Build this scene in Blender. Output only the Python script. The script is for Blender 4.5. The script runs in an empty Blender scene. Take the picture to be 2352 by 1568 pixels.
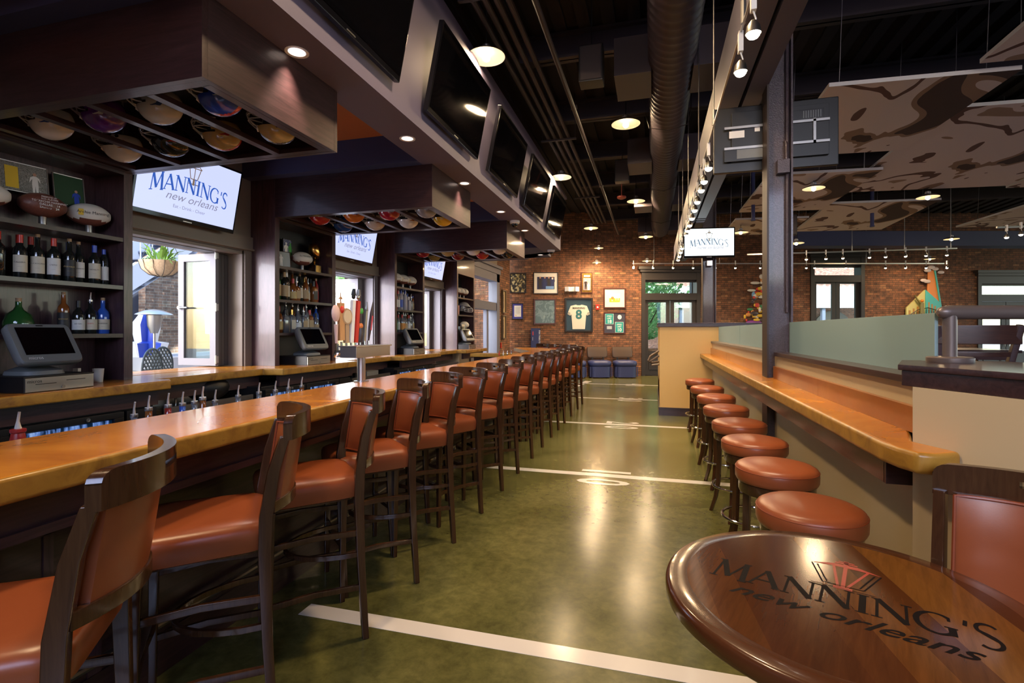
import bpy, bmesh, math, random
from math import sin, cos, pi, radians, atan2, hypot, sqrt
from mathutils import Vector, Matrix
C = bpy.context.scene.collection
scene = bpy.context.scene
# ---------------------------------------------------------------- camera, world, exposure
YAW = math.atan(324 / 1165)
SY, CY = sin(YAW), cos(YAW)
cam_d = bpy.data.cameras.new('camera'); cam = bpy.data.objects.new('camera', cam_d); C.objects.link(cam)
cam.location = (0, 0, 1.45); cam.rotation_euler = (pi / 2, 0, YAW)
cam_d.sensor_width = 36; cam_d.lens = 1165 / 2352 * 36; cam_d.shift_y = -24 / 2352
cam_d.clip_start = .02; cam_d.clip_end = 300
scene.camera = cam
vs = scene.view_settings
vs.view_transform = 'Standard'; vs.look = 'None'; vs.gamma = 1; vs.use_curve_mapping = False; vs.exposure = 0.0
w = bpy.data.worlds.new('world'); scene.world = w; w.use_nodes = True
nt = w.node_tree; bg = nt.nodes['Background']
sky = nt.nodes.new('ShaderNodeTexSky'); sky.sky_type = 'NISHITA'; sky.sun_disc = False
sky.sun_elevation = radians(38); sky.sun_rotation = radians(200); sky.air_density = 1.2; sky.dust_density = 1.5
nt.links.new(sky.outputs[0], bg.inputs[0]); bg.inputs[1].default_value = 1.0
def light(kind, name, loc, energy, color, parent=None, size=.1, rot=None, **kw):
    l = bpy.data.lights.new(name, kind); l.energy = energy; l.color = color
    if kind == 'AREA':
        l.shape = 'RECTANGLE'; l.size = size if not isinstance(size, tuple) else size[0]
        l.size_y = l.size if not isinstance(size, tuple) else size[1]
    elif kind == 'SUN': l.angle = size
    else: l.shadow_soft_size = size
    for k, v in kw.items(): setattr(l, k, v)
    o = bpy.data.objects.new(name, l); C.objects.link(o); o.location = loc
    if rot is not None: o.rotation_euler = rot
    if parent: o.parent = parent
    return o
def aim(frm, to):
    return (Vector(to) - Vector(frm)).to_track_quat('-Z', 'Y').to_euler()
light('SUN', 'sun', (0, 0, 20), 7.0, (1, .96, .9), size=.02, rot=aim((12, -5, 12), (0, 0, 0)))
# added area lamps, out of view, standing in for daylight through the wall openings
DAY = (.72, .83, 1.0)
BLUE = (.38, .52, 1.0)
light('AREA', 'window_daylight', (1.6, -5.42, 3.9), 230, (.46, .50, 1.0), size=(6, 2.2), rot=aim((1.6, -5.42, 3.9), (-.6, 6, .4)))
light('AREA', 'window_daylight', (10.8, 3, 2.3), 60, BLUE, size=(5, 2.4), rot=aim((10.8, 3, 2.3), (0, 5, 1.2)))
for k in range(4):
    p_ = (-5.7, 2.5 + 2.65 * k, 2.1)
    light('AREA', 'window_daylight', p_, 95, (.80, .78, 1.0), size=(1.2, 1.4), rot=aim(p_, (-3.9, 5.0 + 2.65 * k, 1.55)))  # extra unseen panels outside the bar windows, brightening the cabinet pillars
# ---------------------------------------------------------------- helpers
def props(o, label=None, cat=None, group=None, kind=None):
    for k, v in (('label', label), ('category', cat), ('group', group), ('kind', kind)):
        if v: o[k] = v
    return o
def thing(name, label, cat, loc=(0, 0, 0), rz=0, group=None, rot=None):
    o = bpy.data.objects.new(name, None); C.objects.link(o); o.location = loc
    o.rotation_euler = rot if rot else (0, 0, rz); o.empty_display_size = .1
    return props(o, label, cat, group)
class MB:
    def __init__(s): s.v = []; s.f = []; s.m = []; s.T = Matrix.Identity(4); s.mi = 0
    def add(s, vs_, fs, mi=None):
        b = len(s.v); mi = s.mi if mi is None else mi
        s.v += [tuple(s.T @ Vector(v)) for v in vs_]
        for f in fs: s.f.append([i + b for i in f]); s.m.append(mi)
        return s
    def at(s, x=0, y=0, z=0, rz=0, rx=0, ry=0, sc=1):
        s.T = Matrix.Translation((x, y, z)) @ Matrix.Rotation(rz, 4, 'Z') @ Matrix.Rotation(ry, 4, 'Y') @ Matrix.Rotation(rx, 4, 'X') @ Matrix.Scale(sc, 4); return s
    def box(s, x0, x1, y0, y1, z0, z1, mi=None):
        if x0 > x1: x0, x1 = x1, x0
        if y0 > y1: y0, y1 = y1, y0
        if z0 > z1: z0, z1 = z1, z0
        return s.add([(x, y, z) for z in (z0, z1) for y in (y0, y1) for x in (x0, x1)],
                     [(0, 2, 3, 1), (4, 5, 7, 6), (0, 1, 5, 4), (2, 6, 7, 3), (0, 4, 6, 2), (1, 3, 7, 5)], mi)
    def loft(s, rings, caps=(1, 1), closed=True, mi=None, loop=False):
        n = len(rings[0]); V = [p for r in rings for p in r]; F = []
        R = len(rings)
        for i in range(R if loop else R - 1):
            j = (i + 1) % R
            for k in range(n if closed else n - 1):
                F.append((i * n + k, i * n + (k + 1) % n, j * n + (k + 1) % n, j * n + k))
        if not loop:
            if caps[0]: F.append(tuple(range(n))[::-1])
            if caps[1]: F.append(tuple((R - 1) * n + k for k in range(n)))
        return s.add(V, F, mi)
    def tube(s, pts, r, n=8, closed=False, mi=None, caps=(1, 1), flat=1.0):
        P = [Vector(p) for p in pts]; R = []
        N = len(P); up = None
        for i, p in enumerate(P):
            if closed: t = P[(i + 1) % N] - P[i - 1]
            else: t = P[min(i + 1, N - 1)] - P[max(i - 1, 0)]
            t.normalize()
            if up is None: up = Vector((0, 0, 1)) if abs(t.z) < .9 else Vector((1, 0, 0))
            a = t.cross(up); 
            if a.length < 1e-5: a = t.cross(Vector((0, 1, 0)))
            a.normalize(); b = a.cross(t).normalized(); up = b
            rr = r[i] if isinstance(r, (list, tuple)) else r
            R.append([tuple(p + a * (rr * cos(2 * pi * k / n)) + b * (rr * flat * sin(2 * pi * k / n))) for k in range(n)])
        return s.loft(R, caps, mi=mi, loop=closed)
    def bar(s, pts, w, h, mi=None, closed=False):   # rectangular section swept along a path; w sideways, h along up
        P = [Vector(p) for p in pts]; R = []; N = len(P)
        for i, p in enumerate(P):
            if closed: t = P[(i + 1) % N] - P[i - 1]
            else: t = P[min(i + 1, N - 1)] - P[max(i - 1, 0)]
            t.normalize(); up = Vector((0, 0, 1)) if abs(t.z) < .95 else Vector((0, 1, 0))
            a = t.cross(up).normalized() * (w / 2); b = a.cross(t).normalized() * (h / 2)
            R.append([tuple(p + a + b), tuple(p - a + b), tuple(p - a - b), tuple(p + a - b)])
        return s.loft(R, mi=mi, loop=closed)
    def lathe(s, prof, n=20, mi=None, caps=(1, 1)):
        return s.loft([[(r * cos(2 * pi * k / n), r * sin(2 * pi * k / n), z) for k in range(n)] for r, z in prof], caps, mi=mi)
    def prism(s, poly, z0, z1, mi=None):
        return s.loft([[(x, y, z0) for x, y in poly], [(x, y, z1) for x, y in poly]], mi=mi)
    def plate(s, poly, y0, y1, mi=None):   # polygon in the xz plane, thick along y
        return s.loft([[(x, y0, z) for x, z in poly], [(x, y1, z) for x, z in poly]], mi=mi)
    def ball(s, c, r, mi=None, n=12, m=8, sx=1, sy=1, sz=1):
        R = [[(c[0] + sx * r * sin(pi * i / m) * cos(2 * pi * k / n), c[1] + sy * r * sin(pi * i / m) * sin(2 * pi * k / n), c[2] - sz * r * cos(pi * i / m)) for k in range(n)] for i in range(1, m)]
        return s.loft(R, mi=mi)
    def text(s, t, size, x=0, z=0, y=0, mi=None, shear=0, align='CENTER', sx=1.0, ext=.0006, bend=0, flat=False, spacing=1.0, off=0, rot=0):
        vsx, fs = text_geo(t, size, align, shear, spacing, off)
        out = []
        for a, b in vsx:
            a *= sx; b += bend * a * a
            a, b = a * cos(rot) - b * sin(rot), a * sin(rot) + b * cos(rot)
            out.append((x + a, b + z, y) if flat else (x + a, y, z + b))
        if flat: # lies in xy plane, y= height
            out = [(p[0], p[1], p[2]) for p in out]
        return s.add(out, fs, mi)
def text_geo(t, size, align, shear, spacing, off, _c={}):
    key = (t, size, align, shear, spacing, off)
    if key not in _c:
        cu = bpy.data.curves.new('lettering', 'FONT'); cu.body = t; cu.size = size; cu.align_x = align
        cu.shear = shear; cu.space_character = spacing; cu.offset = off; cu.resolution_u = 3
        o = bpy.data.objects.new('lettering', cu); me = o.to_mesh()
        _c[key] = ([(v.co.x, v.co.y) for v in me.vertices], [tuple(p.vertices) for p in me.polygons])
        o.to_mesh_clear(); bpy.data.objects.remove(o); bpy.data.curves.remove(cu)
    return [tuple(v) for v in _c[key][0]], _c[key][1]
def rr(w, d, r, n=4, cx=0, cy=0, z=0):
    out = []
    for (sx, sy, a0) in ((1, 1, 0), (-1, 1, 90), (-1, -1, 180), (1, -1, 270)):
        for k in range(n + 1):
            a = radians(a0 + 90 * k / n)
            out.append((cx + sx * (w / 2 - r) + r * cos(a), cy + sy * (d / 2 - r) + r * sin(a), z))
    return out
def obj(name, mb, mats, parent=None, loc=(0, 0, 0), rz=0, bevel=0, smooth=35, rot=None, solid=0, seg=2, kind=None):
    me = bpy.data.meshes.new(name)
    if not isinstance(mats, (list, tuple)): mats = [mats]
    me.from_pydata(mb.v, [], mb.f)
    for m in mats: me.materials.append(m)
    me.polygons.foreach_set('material_index', [min(i, len(mats) - 1) for i in mb.m])
    bm = bmesh.new(); bm.from_mesh(me)
    if solid: bmesh.ops.solidify(bm, geom=bm.faces[:], thickness=solid)
    if not getattr(mb, 'keep', False): bmesh.ops.recalc_face_normals(bm, faces=bm.faces[:])
    if bevel:
        es = [e for e in bm.edges if len(e.link_faces) == 2 and e.calc_face_angle(0) > radians(30)]
        bmesh.ops.bevel(bm, geom=es, offset=bevel, segments=seg, profile=.5, affect='EDGES', clamp_overlap=True)
    if smooth:
        ang = radians(smooth)
        for f in bm.faces: f.smooth = True
        for e in bm.edges: e.smooth = not (len(e.link_faces) == 2 and e.calc_face_angle(0) > ang)
    bm.to_mesh(me); bm.free()
    o = bpy.data.objects.new(name, me); C.objects.link(o); o.location = loc
    if bevel: o.modifiers.new('weighted_normal', 'WEIGHTED_NORMAL').keep_sharp = True
    o.rotation_euler = rot if rot else (0, 0, rz)
    if parent: o.parent = parent
    if kind: o['kind'] = kind
    return o
def dup(root, loc=None, rz=None, label=None, group=None, rot=None, swap=None):
    def cp(o, par):
        c = o.copy(); C.objects.link(c)
        if par: c.parent = par
        if swap and c.type == 'MESH' and any(m and m.name in swap for m in c.data.materials):
            c.data = c.data.copy()
            for i, m in enumerate(c.data.materials):
                if m and m.name in swap: c.data.materials[i] = swap[m.name]
        for ch in o.children: cp(ch, c)
        return c
    r = cp(root, None)
    if loc is not None: r.location = loc
    if rz is not None: r.rotation_euler = (0, 0, rz)
    if rot is not None: r.rotation_euler = rot
    if label: r['label'] = label
    if group: r['group'] = group
    return r
ORD = ['first', 'second', 'third', 'fourth', 'fifth', 'sixth', 'seventh', 'eighth', 'ninth', 'tenth', 'eleventh', 'twelfth', 'thirteenth', 'fourteenth', 'fifteenth', 'sixteenth']
# ---------------------------------------------------------------- materials
def M(name, col, rough=.5, metal=0, coat=0, emit=None, es=1, spec=.5, trans=0, alpha=1, sub=0, sheen=0):
    m = bpy.data.materials.new(name); m.use_nodes = True; b = m.node_tree.nodes['Principled BSDF']
    I = b.inputs
    I['Base Color'].default_value = (*col, 1); I['Roughness'].default_value = rough; I['Metallic'].default_value = metal
    I['Coat Weight'].default_value = coat; I['Specular IOR Level'].default_value = spec; I['Coat Roughness'].default_value = .08
    I['Transmission Weight'].default_value = trans; I['Alpha'].default_value = alpha
    if emit: I['Emission Color'].default_value = (*emit, 1); I['Emission Strength'].default_value = es
    return m
def nodes(m): return m.node_tree.nodes, m.node_tree.links, m.node_tree.nodes['Principled BSDF']
def coords(m, scale=(1, 1, 1), rot=(0, 0, 0)):
    n, l, b = nodes(m); t = n.new('ShaderNodeTexCoord'); mp = n.new('ShaderNodeMapping')
    mp.inputs['Scale'].default_value = scale; mp.inputs['Rotation'].default_value = rot
    l.new(t.outputs['Object'], mp.inputs[0]); return mp
def ramp(m, fac, stops, interp='LINEAR'):
    n, l, b = nodes(m); r = n.new('ShaderNodeValToRGB'); r.color_ramp.interpolation = interp
    e = r.color_ramp.elements
    while len(e) > 1: e.remove(e[-1])
    e[0].position = stops[0][0]; e[0].color = (*stops[0][1], 1)
    for p, c in stops[1:]:
        q = e.new(p); q.color = (*c, 1)
    l.new(fac, r.inputs[0]); return r
def noise(m, mp, scale, detail=4, rough=.55, dist=0):
    n, l, b = nodes(m); t = n.new('ShaderNodeTexNoise'); t.inputs['Scale'].default_value = scale
    t.inputs['Detail'].default_value = detail; t.inputs['Roughness'].default_value = rough; t.inputs['Distortion'].default_value = dist
    l.new(mp.outputs[0], t.inputs['Vector']); return t
def bump(m, fac, strength=.2, dist=.01):
    n, l, b = nodes(m); t = n.new('ShaderNodeBump'); t.inputs['Strength'].default_value = strength; t.inputs['Distance'].default_value = dist
    l.new(fac, t.inputs['Height']); l.new(t.outputs[0], b.inputs['Normal']); return t
def grain(name, c1, c2, rough=.4, axis='x', sc=1, coat=0, bs=.12):
    m = M(name, c1, rough, coat=coat); s = {'x': (1.2, 14, 14), 'y': (14, 1.2, 14), 'z': (14, 14, 1.2)}[axis]
    mp = coords(m, tuple(v * sc for v in s)); t = noise(m, mp, 3, 5, .6, 1.2)
    r = ramp(m, t.outputs[0], [(.3, c1), (.7, c2)]); n, l, b = nodes(m)
    l.new(r.outputs[0], b.inputs['Base Color']); bump(m, t.outputs[0], bs, .003); return m
def mottled(name, stops, scale=2, rough=.4, coat=0, dist=1, detail=6, bs=0, sc=(1, 1, 1), rvar=0):
    m = M(name, stops[0][1], rough, coat=coat); mp = coords(m, sc); t = noise(m, mp, scale, detail, .6, dist)
    r = ramp(m, t.outputs[0], stops); n, l, b = nodes(m); l.new(r.outputs[0], b.inputs['Base Color'])
    if bs: bump(m, t.outputs[0], bs, .003)
    return m
def brick(name, c1, c2, mortar, scale=1, bw=.205, bh=.067, ms=.008, rough=.8, dark=.42):
    m = M(name, c1, rough); n, l, b = nodes(m)
    t = n.new('ShaderNodeTexCoord'); sp = n.new('ShaderNodeSeparateXYZ'); l.new(t.outputs['Object'], sp.inputs[0])
    ad = n.new('ShaderNodeMath'); l.new(sp.outputs[0], ad.inputs[0]); l.new(sp.outputs[1], ad.inputs[1])
    cb = n.new('ShaderNodeCombineXYZ'); l.new(ad.outputs[0], cb.inputs[0]); l.new(sp.outputs[2], cb.inputs[1])
    bt = n.new('ShaderNodeTexBrick'); l.new(cb.outputs[0], bt.inputs['Vector'])
    bt.inputs['Scale'].default_value = 1; bt.inputs['Brick Width'].default_value = bw; bt.inputs['Row Height'].default_value = bh
    bt.inputs['Mortar Size'].default_value = ms; bt.inputs['Mortar Smooth'].default_value = .2; bt.inputs['Bias'].default_value = -.1
    bt.inputs['Color1'].default_value = (*c1, 1); bt.inputs['Color2'].default_value = (*c2, 1); bt.inputs['Mortar'].default_value = (*mortar, 1)
    nz = n.new('ShaderNodeTexNoise'); nz.inputs['Scale'].default_value = 7; nz.inputs['Detail'].default_value = 5; l.new(cb.outputs[0], nz.inputs['Vector'])
    # per brick tone: white noise on the snapped brick cell
    dv = n.new('ShaderNodeVectorMath'); dv.operation = 'SNAP'; dv.inputs[1].default_value = (bw, bh, 1); l.new(cb.outputs[0], dv.inputs[0])
    wn = n.new('ShaderNodeTexWhiteNoise'); l.new(dv.outputs[0], wn.inputs['Vector'])
    mx = n.new('ShaderNodeMix'); mx.data_type = 'RGBA'; mx.blend_type = 'MULTIPLY'; mx.inputs[0].default_value = 1
    r = ramp(m, nz.outputs[0], [(.33, (1 - dark, 1 - dark, 1 - dark)), (.47, (.85, .85, .85)), (.58, (1.05, 1, .95)), (.68, (1.35, 1.25, 1.1))])
    l.new(bt.outputs[0], mx.inputs[6]); l.new(r.outputs[0], mx.inputs[7])
    r2 = ramp(m, wn.outputs[0], [(0, (.45, .42, .42)), (.12, (.85, .8, .78)), (.8, (1, 1, 1)), (.93, (1.1, 1.15, 1.1)), (.975, (1.7, 1.9, 1.8))])
    m2 = n.new('ShaderNodeMix'); m2.data_type = 'RGBA'; m2.blend_type = 'MULTIPLY'; m2.inputs[0].default_value = .75
    l.new(mx.outputs[2], m2.inputs[6]); l.new(r2.outputs[0], m2.inputs[7])
    l.new(m2.outputs[2], b.inputs['Base Color'])
    iv = n.new('ShaderNodeMath'); iv.operation = 'SUBTRACT'; iv.inputs[0].default_value = 1; l.new(bt.outputs['Fac'], iv.inputs[1])
    bump(m, iv.outputs[0], .8, .012)
    return m
def pane(name, col=(1, 1, 1), refl=.08):
    m = bpy.data.materials.new(name); m.use_nodes = True; n, l = m.node_tree.nodes, m.node_tree.links
    n.remove(n['Principled BSDF']); tr = n.new('ShaderNodeBsdfTransparent'); gl = n.new('ShaderNodeBsdfGlossy'); mx = n.new('ShaderNodeMixShader')
    tr.inputs[0].default_value = (*col, 1); gl.inputs['Roughness'].default_value = .02; mx.inputs[0].default_value = refl
    l.new(tr.outputs[0], mx.inputs[1]); l.new(gl.outputs[0], mx.inputs[2]); l.new(mx.outputs[0], n['Material Output'].inputs[0]); return m
# ---------------------------------------------------------------- shared materials
wenge = grain('dark_oak', (.024, .011, .011), (.056, .026, .027), .34, 'x', 1, coat=.2)
wenge_v = grain('dark_oak_upright', (.040, .020, .024), (.10, .052, .060), .36, 'z', 1, coat=.2)  # paler purple copy of the oak, daylight on the pillars put into colour
wenge_y = grain('dark_oak_lengthwise', (.026, .013, .013), (.060, .030, .030), .34, 'y', 1, coat=.2)
chairwood = grain('chair_walnut', (.036, .014, .006), (.062, .026, .011), .20, 'z', 1.4, coat=.3, bs=.03)
leather = mottled('cognac_leather', [(.3, (.225, .055, .017)), (.7, (.275, .070, .022))], 3, .33, bs=0)
n_, l_, b_ = nodes(leather); mp_ = coords(leather); nz_ = noise(leather, mp_, 260, 2); bump(leather, nz_.outputs[0], .12, .0008)
piping = M('leather_piping', (.22, .045, .012), .4)
thread = M('thread', (.30, .12, .06), .7)
chrome = M('chrome', (.75, .74, .72), .12, 1); steel = M('brushed_steel', (.56, .54, .51), .30, 1)
steel_d = M('dull_steel', (.35, .34, .33), .4, 1); brass = M('gold_metal', (.75, .45, .12), .22, 1)
black = M('black_plastic', (.007, .007, .008), .4); gloss_black = M('gloss_black', (.005, .005, .007), .10, coat=.15)
screen_off = M('dark_screen', (.002, .002, .003), .05, spec=.1)
grey_pl = M('grey_plastic', (.16, .17, .17), .45); white_p = M('white_paint', (.75, .74, .72), .5)
white = M('white', (.8, .8, .79), .4); paper = M('paper', (.72, .70, .66), .7)
navy = M('navy_ceiling_paint', (.045, .055, .14), .6); soffit_m = M('soffit_grey_paint', (.125, .11, .185), .6)
orange_p = M('orange_ceiling_paint', (.42, .13, .035), .6); cream = M('cream_paint', (.66, .42, .15), .6)
cream2 = M('tan_paint', (.55, .44, .27), .6); taupe = M('taupe_trim_paint', (.19, .155, .125), .45)
frame_g = M('bronze_frame', (.075, .068, .066), .4); leaf_m = M('pale_frame', (.17, .16, .175), .45)
dark_door = M('dark_door_paint', (.024, .019, .018), .45)
deck_m = M('black_ceiling_paint', (.012, .009, .009), .9); pipe_m = M('dark_pipe_paint', (.035, .026, .027), .6)
duct_m = M('duct_grey', (.06, .047, .056), .45, .2); beam_m = M('beam_grey', (.11, .10, .135), .5)
col_m = mottled('textured_column_paint', [(.4, (.05, .034, .038)), (.6, (.075, .052, .062))], 130, .35, coat=.3, detail=2, dist=0, bs=.9)
brk = brick('orange_brick', (.250, .102, .048), (.145, .066, .038), (.080, .050, .030))
brk_out = brick('outside_brick', (.42, .20, .14), (.36, .17, .13), (.45, .40, .36))
bartop = mottled('amber_concrete', [(.25, (.32, .105, .014)), (.42, (.46, .165, .016)), (.55, (.56, .22, .022)), (.68, (.62, .28, .045)), (.8, (.38, .14, .02))], 1.1, .26, coat=.22, dist=1.6, detail=8)
baredge = mottled('ochre_concrete_edge', [(.3, (.20, .085, .012)), (.5, (.36, .18, .022)), (.65, (.42, .22, .03)), (.8, (.16, .06, .01))], 9, .38, coat=.2, dist=.8, detail=8, bs=.4)
glass_f = M('frosted_glass', (.27, .41, .43), .5, trans=.15)
pane_m = pane('window_glass', (.93, .97, .97), .07); pic_glass = pane('picture_glass', (1, 1, 1), .06)
clear_g = pane('clear_glass', (.8, .84, .86), .22)
bulb_m = M('lamp_bulb', (1, .9, .7), .5, emit=(1, .78, .48), es=28)
led_m = M('spot_face', (1, .9, .8), .5, emit=(1, .86, .66), es=16)
shade_in = M('shade_inner', (.6, .52, .4), .5, emit=(1, .72, .42), es=.35)
shade_out = M('shade_metal', (.28, .26, .25), .35, .8)
logo_blue = M('screen_blue_lettering', (0, 0, 0), .5, emit=(.03, .12, .55), es=.9)
logo_grey = M('screen_grey_lettering', (0, 0, 0), .5, emit=(.30, .30, .42), es=.9)
logo_brown = M('screen_lamp_drawing', (0, 0, 0), .5, emit=(.22, .15, .10), es=.9)
screen_m = M('lit_screen', (.1, .1, .1), .2, emit=(.56, .62, .96), es=1.15)
screen_w = M('lit_white_screen', (.1, .1, .1), .2, emit=(.86, .98, 1), es=1.9)
red = M('red_paint', (.55, .03, .02), .3); blue_p = M('blue_paint', (.03, .07, .45), .3)
yellow = M('yellow_paint', (.75, .50, .05), .3); teal = M('teal_paint', (.01, .26, .26), .4)
green_l = M('green_paint', (.05, .35, .05), .3)
brown_fb = mottled('football_leather', [(.4, (.14, .045, .03)), (.6, (.18, .06, .04))], 60, .42, bs=.3)
# polished stained concrete floor
floor_m = M('stained_concrete', (.1, .1, .04), .2, spec=.36)
n_, l_, b_ = nodes(floor_m); mp_ = coords(floor_m)
na = noise(floor_m, mp_, .9, 8, .62, .6); nb = noise(floor_m, mp_, 14, 6, .7, .3)
r1 = ramp(floor_m, na.outputs[0], [(.25, (.068, .066, .021)), (.45, (.098, .096, .030)), (.60, (.130, .124, .042)), (.78, (.086, .084, .028))])
r2 = ramp(floor_m, nb.outputs[0], [(.35, (.70, .70, .68)), (.65, (1.15, 1.15, 1.1))])
mx_ = n_.new('ShaderNodeMix'); mx_.data_type = 'RGBA'; mx_.blend_type = 'MULTIPLY'; mx_.inputs[0].default_value = 1
l_.new(r1.outputs[0], mx_.inputs[6]); l_.new(r2.outputs[0], mx_.inputs[7]); l_.new(mx_.outputs[2], b_.inputs['Base Color'])
r3 = ramp(floor_m, na.outputs[0], [(.3, (.16, .16, .16)), (.7, (.22, .22, .22))]); l_.new(r3.outputs[0], b_.inputs['Roughness'])
line_m = M('white_floor_paint', (.66, .63, .58), .18, coat=.3)
# ---------------------------------------------------------------- structure
ZC = 5.3       # roof deck height
XW = -4.27     # inner face of the window wall
D = 16.4       # distance of the rear brick wall along the view axis
def S(name, mb, mats, **k): return obj(name, mb, mats, kind='structure', **k)
S('floor', MB().box(-30, 22, -5.5, 30, -.12, 0), floor_m, smooth=0)
# back brick wall, in its own frame: x along the wall, y away from the room
BW = bpy.data.objects.new
def wl(u): return (u - 1176) / 1165 * D
def wz(v): return 1.45 + (760 - v) / 1165 * D
RB = dict(loc=(-SY * D, CY * D, 0), rz=YAW)
W1 = (4.20, 6.06, 3.40); W2 = (9.66, 11.36, 3.88); W3 = (15.05, 17.0, 3.28)
m = MB()
m.box(-1.6, W1[0], 0, .35, 0, ZC); m.box(W1[0], W1[1], 0, .35, W1[2], ZC); m.box(W1[1], W2[0], 0, .35, 0, ZC)
m.box(W2[0], W2[1], 0, .35, W2[2], ZC); m.box(W2[1], W3[0], 0, .35, 0, ZC); m.box(W3[0], W3[1], 0, .35, W3[2], ZC); m.box(W3[1], 22, 0, .35, 0, ZC)
S('wall_back', m, brk, smooth=0, **RB)
# left window wall: piers and lintel around four openings
YO = [(3.12, 4.52), (5.77, 7.17), (8.42, 9.80)]
m = MB(); ys = -5.5
for a, b in YO + [(11.55, 13.78)]:
    m.box(XW - .35, XW, ys, a, 0, ZC); m.box(XW - .35, XW, a, b, 2.31 if a < 11 else 3.05, ZC); 
    if a < 11: m.box(XW - .35, XW, a, b, 0, 1.02)
    ys = b
S('wall_left', m, taupe, smooth=0)
S('wall_left_brick', MB().box(XW - .35, XW - .03, 13.78, 15.2, 0, ZC), brk, smooth=0)
# wall behind the camera and far side wall; windows put in for the daylight
m = MB().box(-4.77, -1.6, -5.5, -5.3, 0, ZC).box(-1.6, 4.6, -5.5, -5.3, 0, 2.6).box(-1.6, 4.6, -5.5, -5.3, 5.1, ZC).box(4.6, 10.6, -5.5, -5.3, 0, ZC)
S('wall_front', m, cream2, smooth=0)
m = MB().box(10.4, 10.6, -5.5, .4, 0, ZC).box(10.4, 10.6, .4, 5.6, 0, 1.0).box(10.4, 10.6, .4, 5.6, 3.6, ZC)
S('wall_right', m, cream2, smooth=0)
m = MB().box(10.5, 22, 5.6, 5.8, 0, ZC); S('wall_right_return', m, cream2, smooth=0)
S('ceiling', MB().box(-4.8, 24, -5.5, 24, ZC, ZC + .15), deck_m, smooth=0)
# corrugated roof deck ribs
m = MB()
for i in range(70): m.box(-4.2 + .3 * i, -4.05 + .3 * i, -5.3, 20, ZC - .05, ZC)
S('ceiling_deck', m, deck_m, smooth=0)
for k in range(9):
    y = .6 + 1.95 * k
    m = MB().box(-1.7, 16, y - .08, y + .08, ZC - .38, ZC - .35).box(-1.7, 16, y - .08, y + .08, ZC - .08, ZC - .05).box(-1.7, 16, y - .012, y + .012, ZC - .38, ZC - .05)
    S('ceiling_joist', m, pipe_m, smooth=0)
# bar soffit: long strip with lip, blocks over each cabinet, orange raised trays between
ZS = 3.1; XS = -1.83
m = MB(); m.prism([(-2.2, -3), (XS, -3), (XS, 10.3), (-2.85, 11.4), (-4.4, 11.4), (-4.4, 10.75), (-2.2, 10.75)], ZS, ZS + .33)
m.prism([(XS - .12, -3), (XS, -3), (XS, 10.3), (-2.85, 11.4), (-4.4, 11.4), (-4.4, 11.28), (-2.9, 11.28), (XS - .12, 10.25)], ZS + .33, 4.45)
m.box(-4.4, -1.86, -3, 11.3, 4.40, 4.45)
S('ceiling_soffit', m, soffit_m, smooth=0)
for k in range(-1, 4):
    y0 = 1.84 + 2.65 * k
    S('ceiling_beam', MB().box(-4.41, -2.2, y0, y0 + 1.35, ZS, ZS + .36), navy, smooth=0)
for k in range(-2, 3):
    y0 = 1.84 + 2.65 * k + 1.35
    S('ceiling_tray', MB().box(-4.41, -2.2, max(y0, -3), y0 + 1.3, 3.38, 3.42), orange_p, smooth=0)
# platform in the dining side
S('floor_platform', MB().prism([(1.15, 2.6), (1.55, 1.3), (3.2, -3), (10.4, -3), (10.4, 5.5), (14, 5.5), (13, 13.5), (1.15, 12.2)], 0, .5), wenge, smooth=0)
# ---------- window and door frames
def rect_frame(m, x0, x1, z0, z1, w, y0, y1, mi=0):
    m.box(x0, x0 + w, y0, y1, z0, z1, mi).box(x1 - w, x1, y0, y1, z0, z1, mi).box(x0 + w, x1 - w, y0, y1, z1 - w, z1, mi).box(x0 + w, x1 - w, y0, y1, z0, z0 + w, mi)
def back_door(n, x0, x1, top, tr_b, leaf_t, base, kick=True):
    t = thing(f'door_{n}', None, None, RB['loc'], YAW); t['kind'] = 'structure'
    m = MB(); m.box(x0 - .02, x0 + .1, -.05, .3, 0, top).box(x1 - .1, x1 + .02, -.05, .3, 0, top).box(x0, x1, -.04, .3, tr_b - .22, tr_b)
    m.box(x0, x1, -.04, .3, top - .30, top).box(x0 + .1, x1 - .1, .1, .22, top - .36, top - .3)
    m.box(x0 - .08, x1 + .08, -.12, .02, top - .05, top + .03).box(x0 - .14, x1 + .14, -.18, .02, top + .03, top + .12)
    m.box(x0, x1, 0, .3, -.0, max(base, .01))
    obj('door_frame', m, dark_door, t, smooth=0)
    xm = (x0 + x1) / 2
    for a, b in ((x0 + .1, xm - .01), (xm + .01, x1 - .1)):
        m = MB(); rect_frame(m, a, b, base + .02, leaf_t, .12, .06, .12)
        m.box(a + .1, b - .1, .07, .11, base + .1, base + .80); rect_frame(m, a + .14, b - .14, base + .2, base + .72, .03, .05, .07)
        lf = obj('door_leaf', m, dark_door, t, smooth=0)
        obj('pane', MB().box(a + .12, b - .12, .085, .09, base + .8, leaf_t - .12), pane_m, lf, smooth=0)
        obj('door_handle', MB().tube([(b - .06 if a < xm - .3 else a + .06, .02, base + .95), (b - .06 if a < xm - .3 else a + .06, .02, base + 1.25)], .012), steel, lf)
        if n == 2: obj('door_closer', MB().box(a + .05, a + .35, .0, .06, leaf_t - .06, leaf_t + .01), black, lf, smooth=0)
    obj('pane', MB().box(x0 + .1, x1 - .1, .16, .165, tr_b, top - .3), pane_m, t, smooth=0)
    return t
back_door(1, W1[0], W1[1], W1[2], 2.67, 2.50, 0)
back_door(2, W2[0], W2[1], W2[2], 3.25, 3.10, .5)
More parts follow.
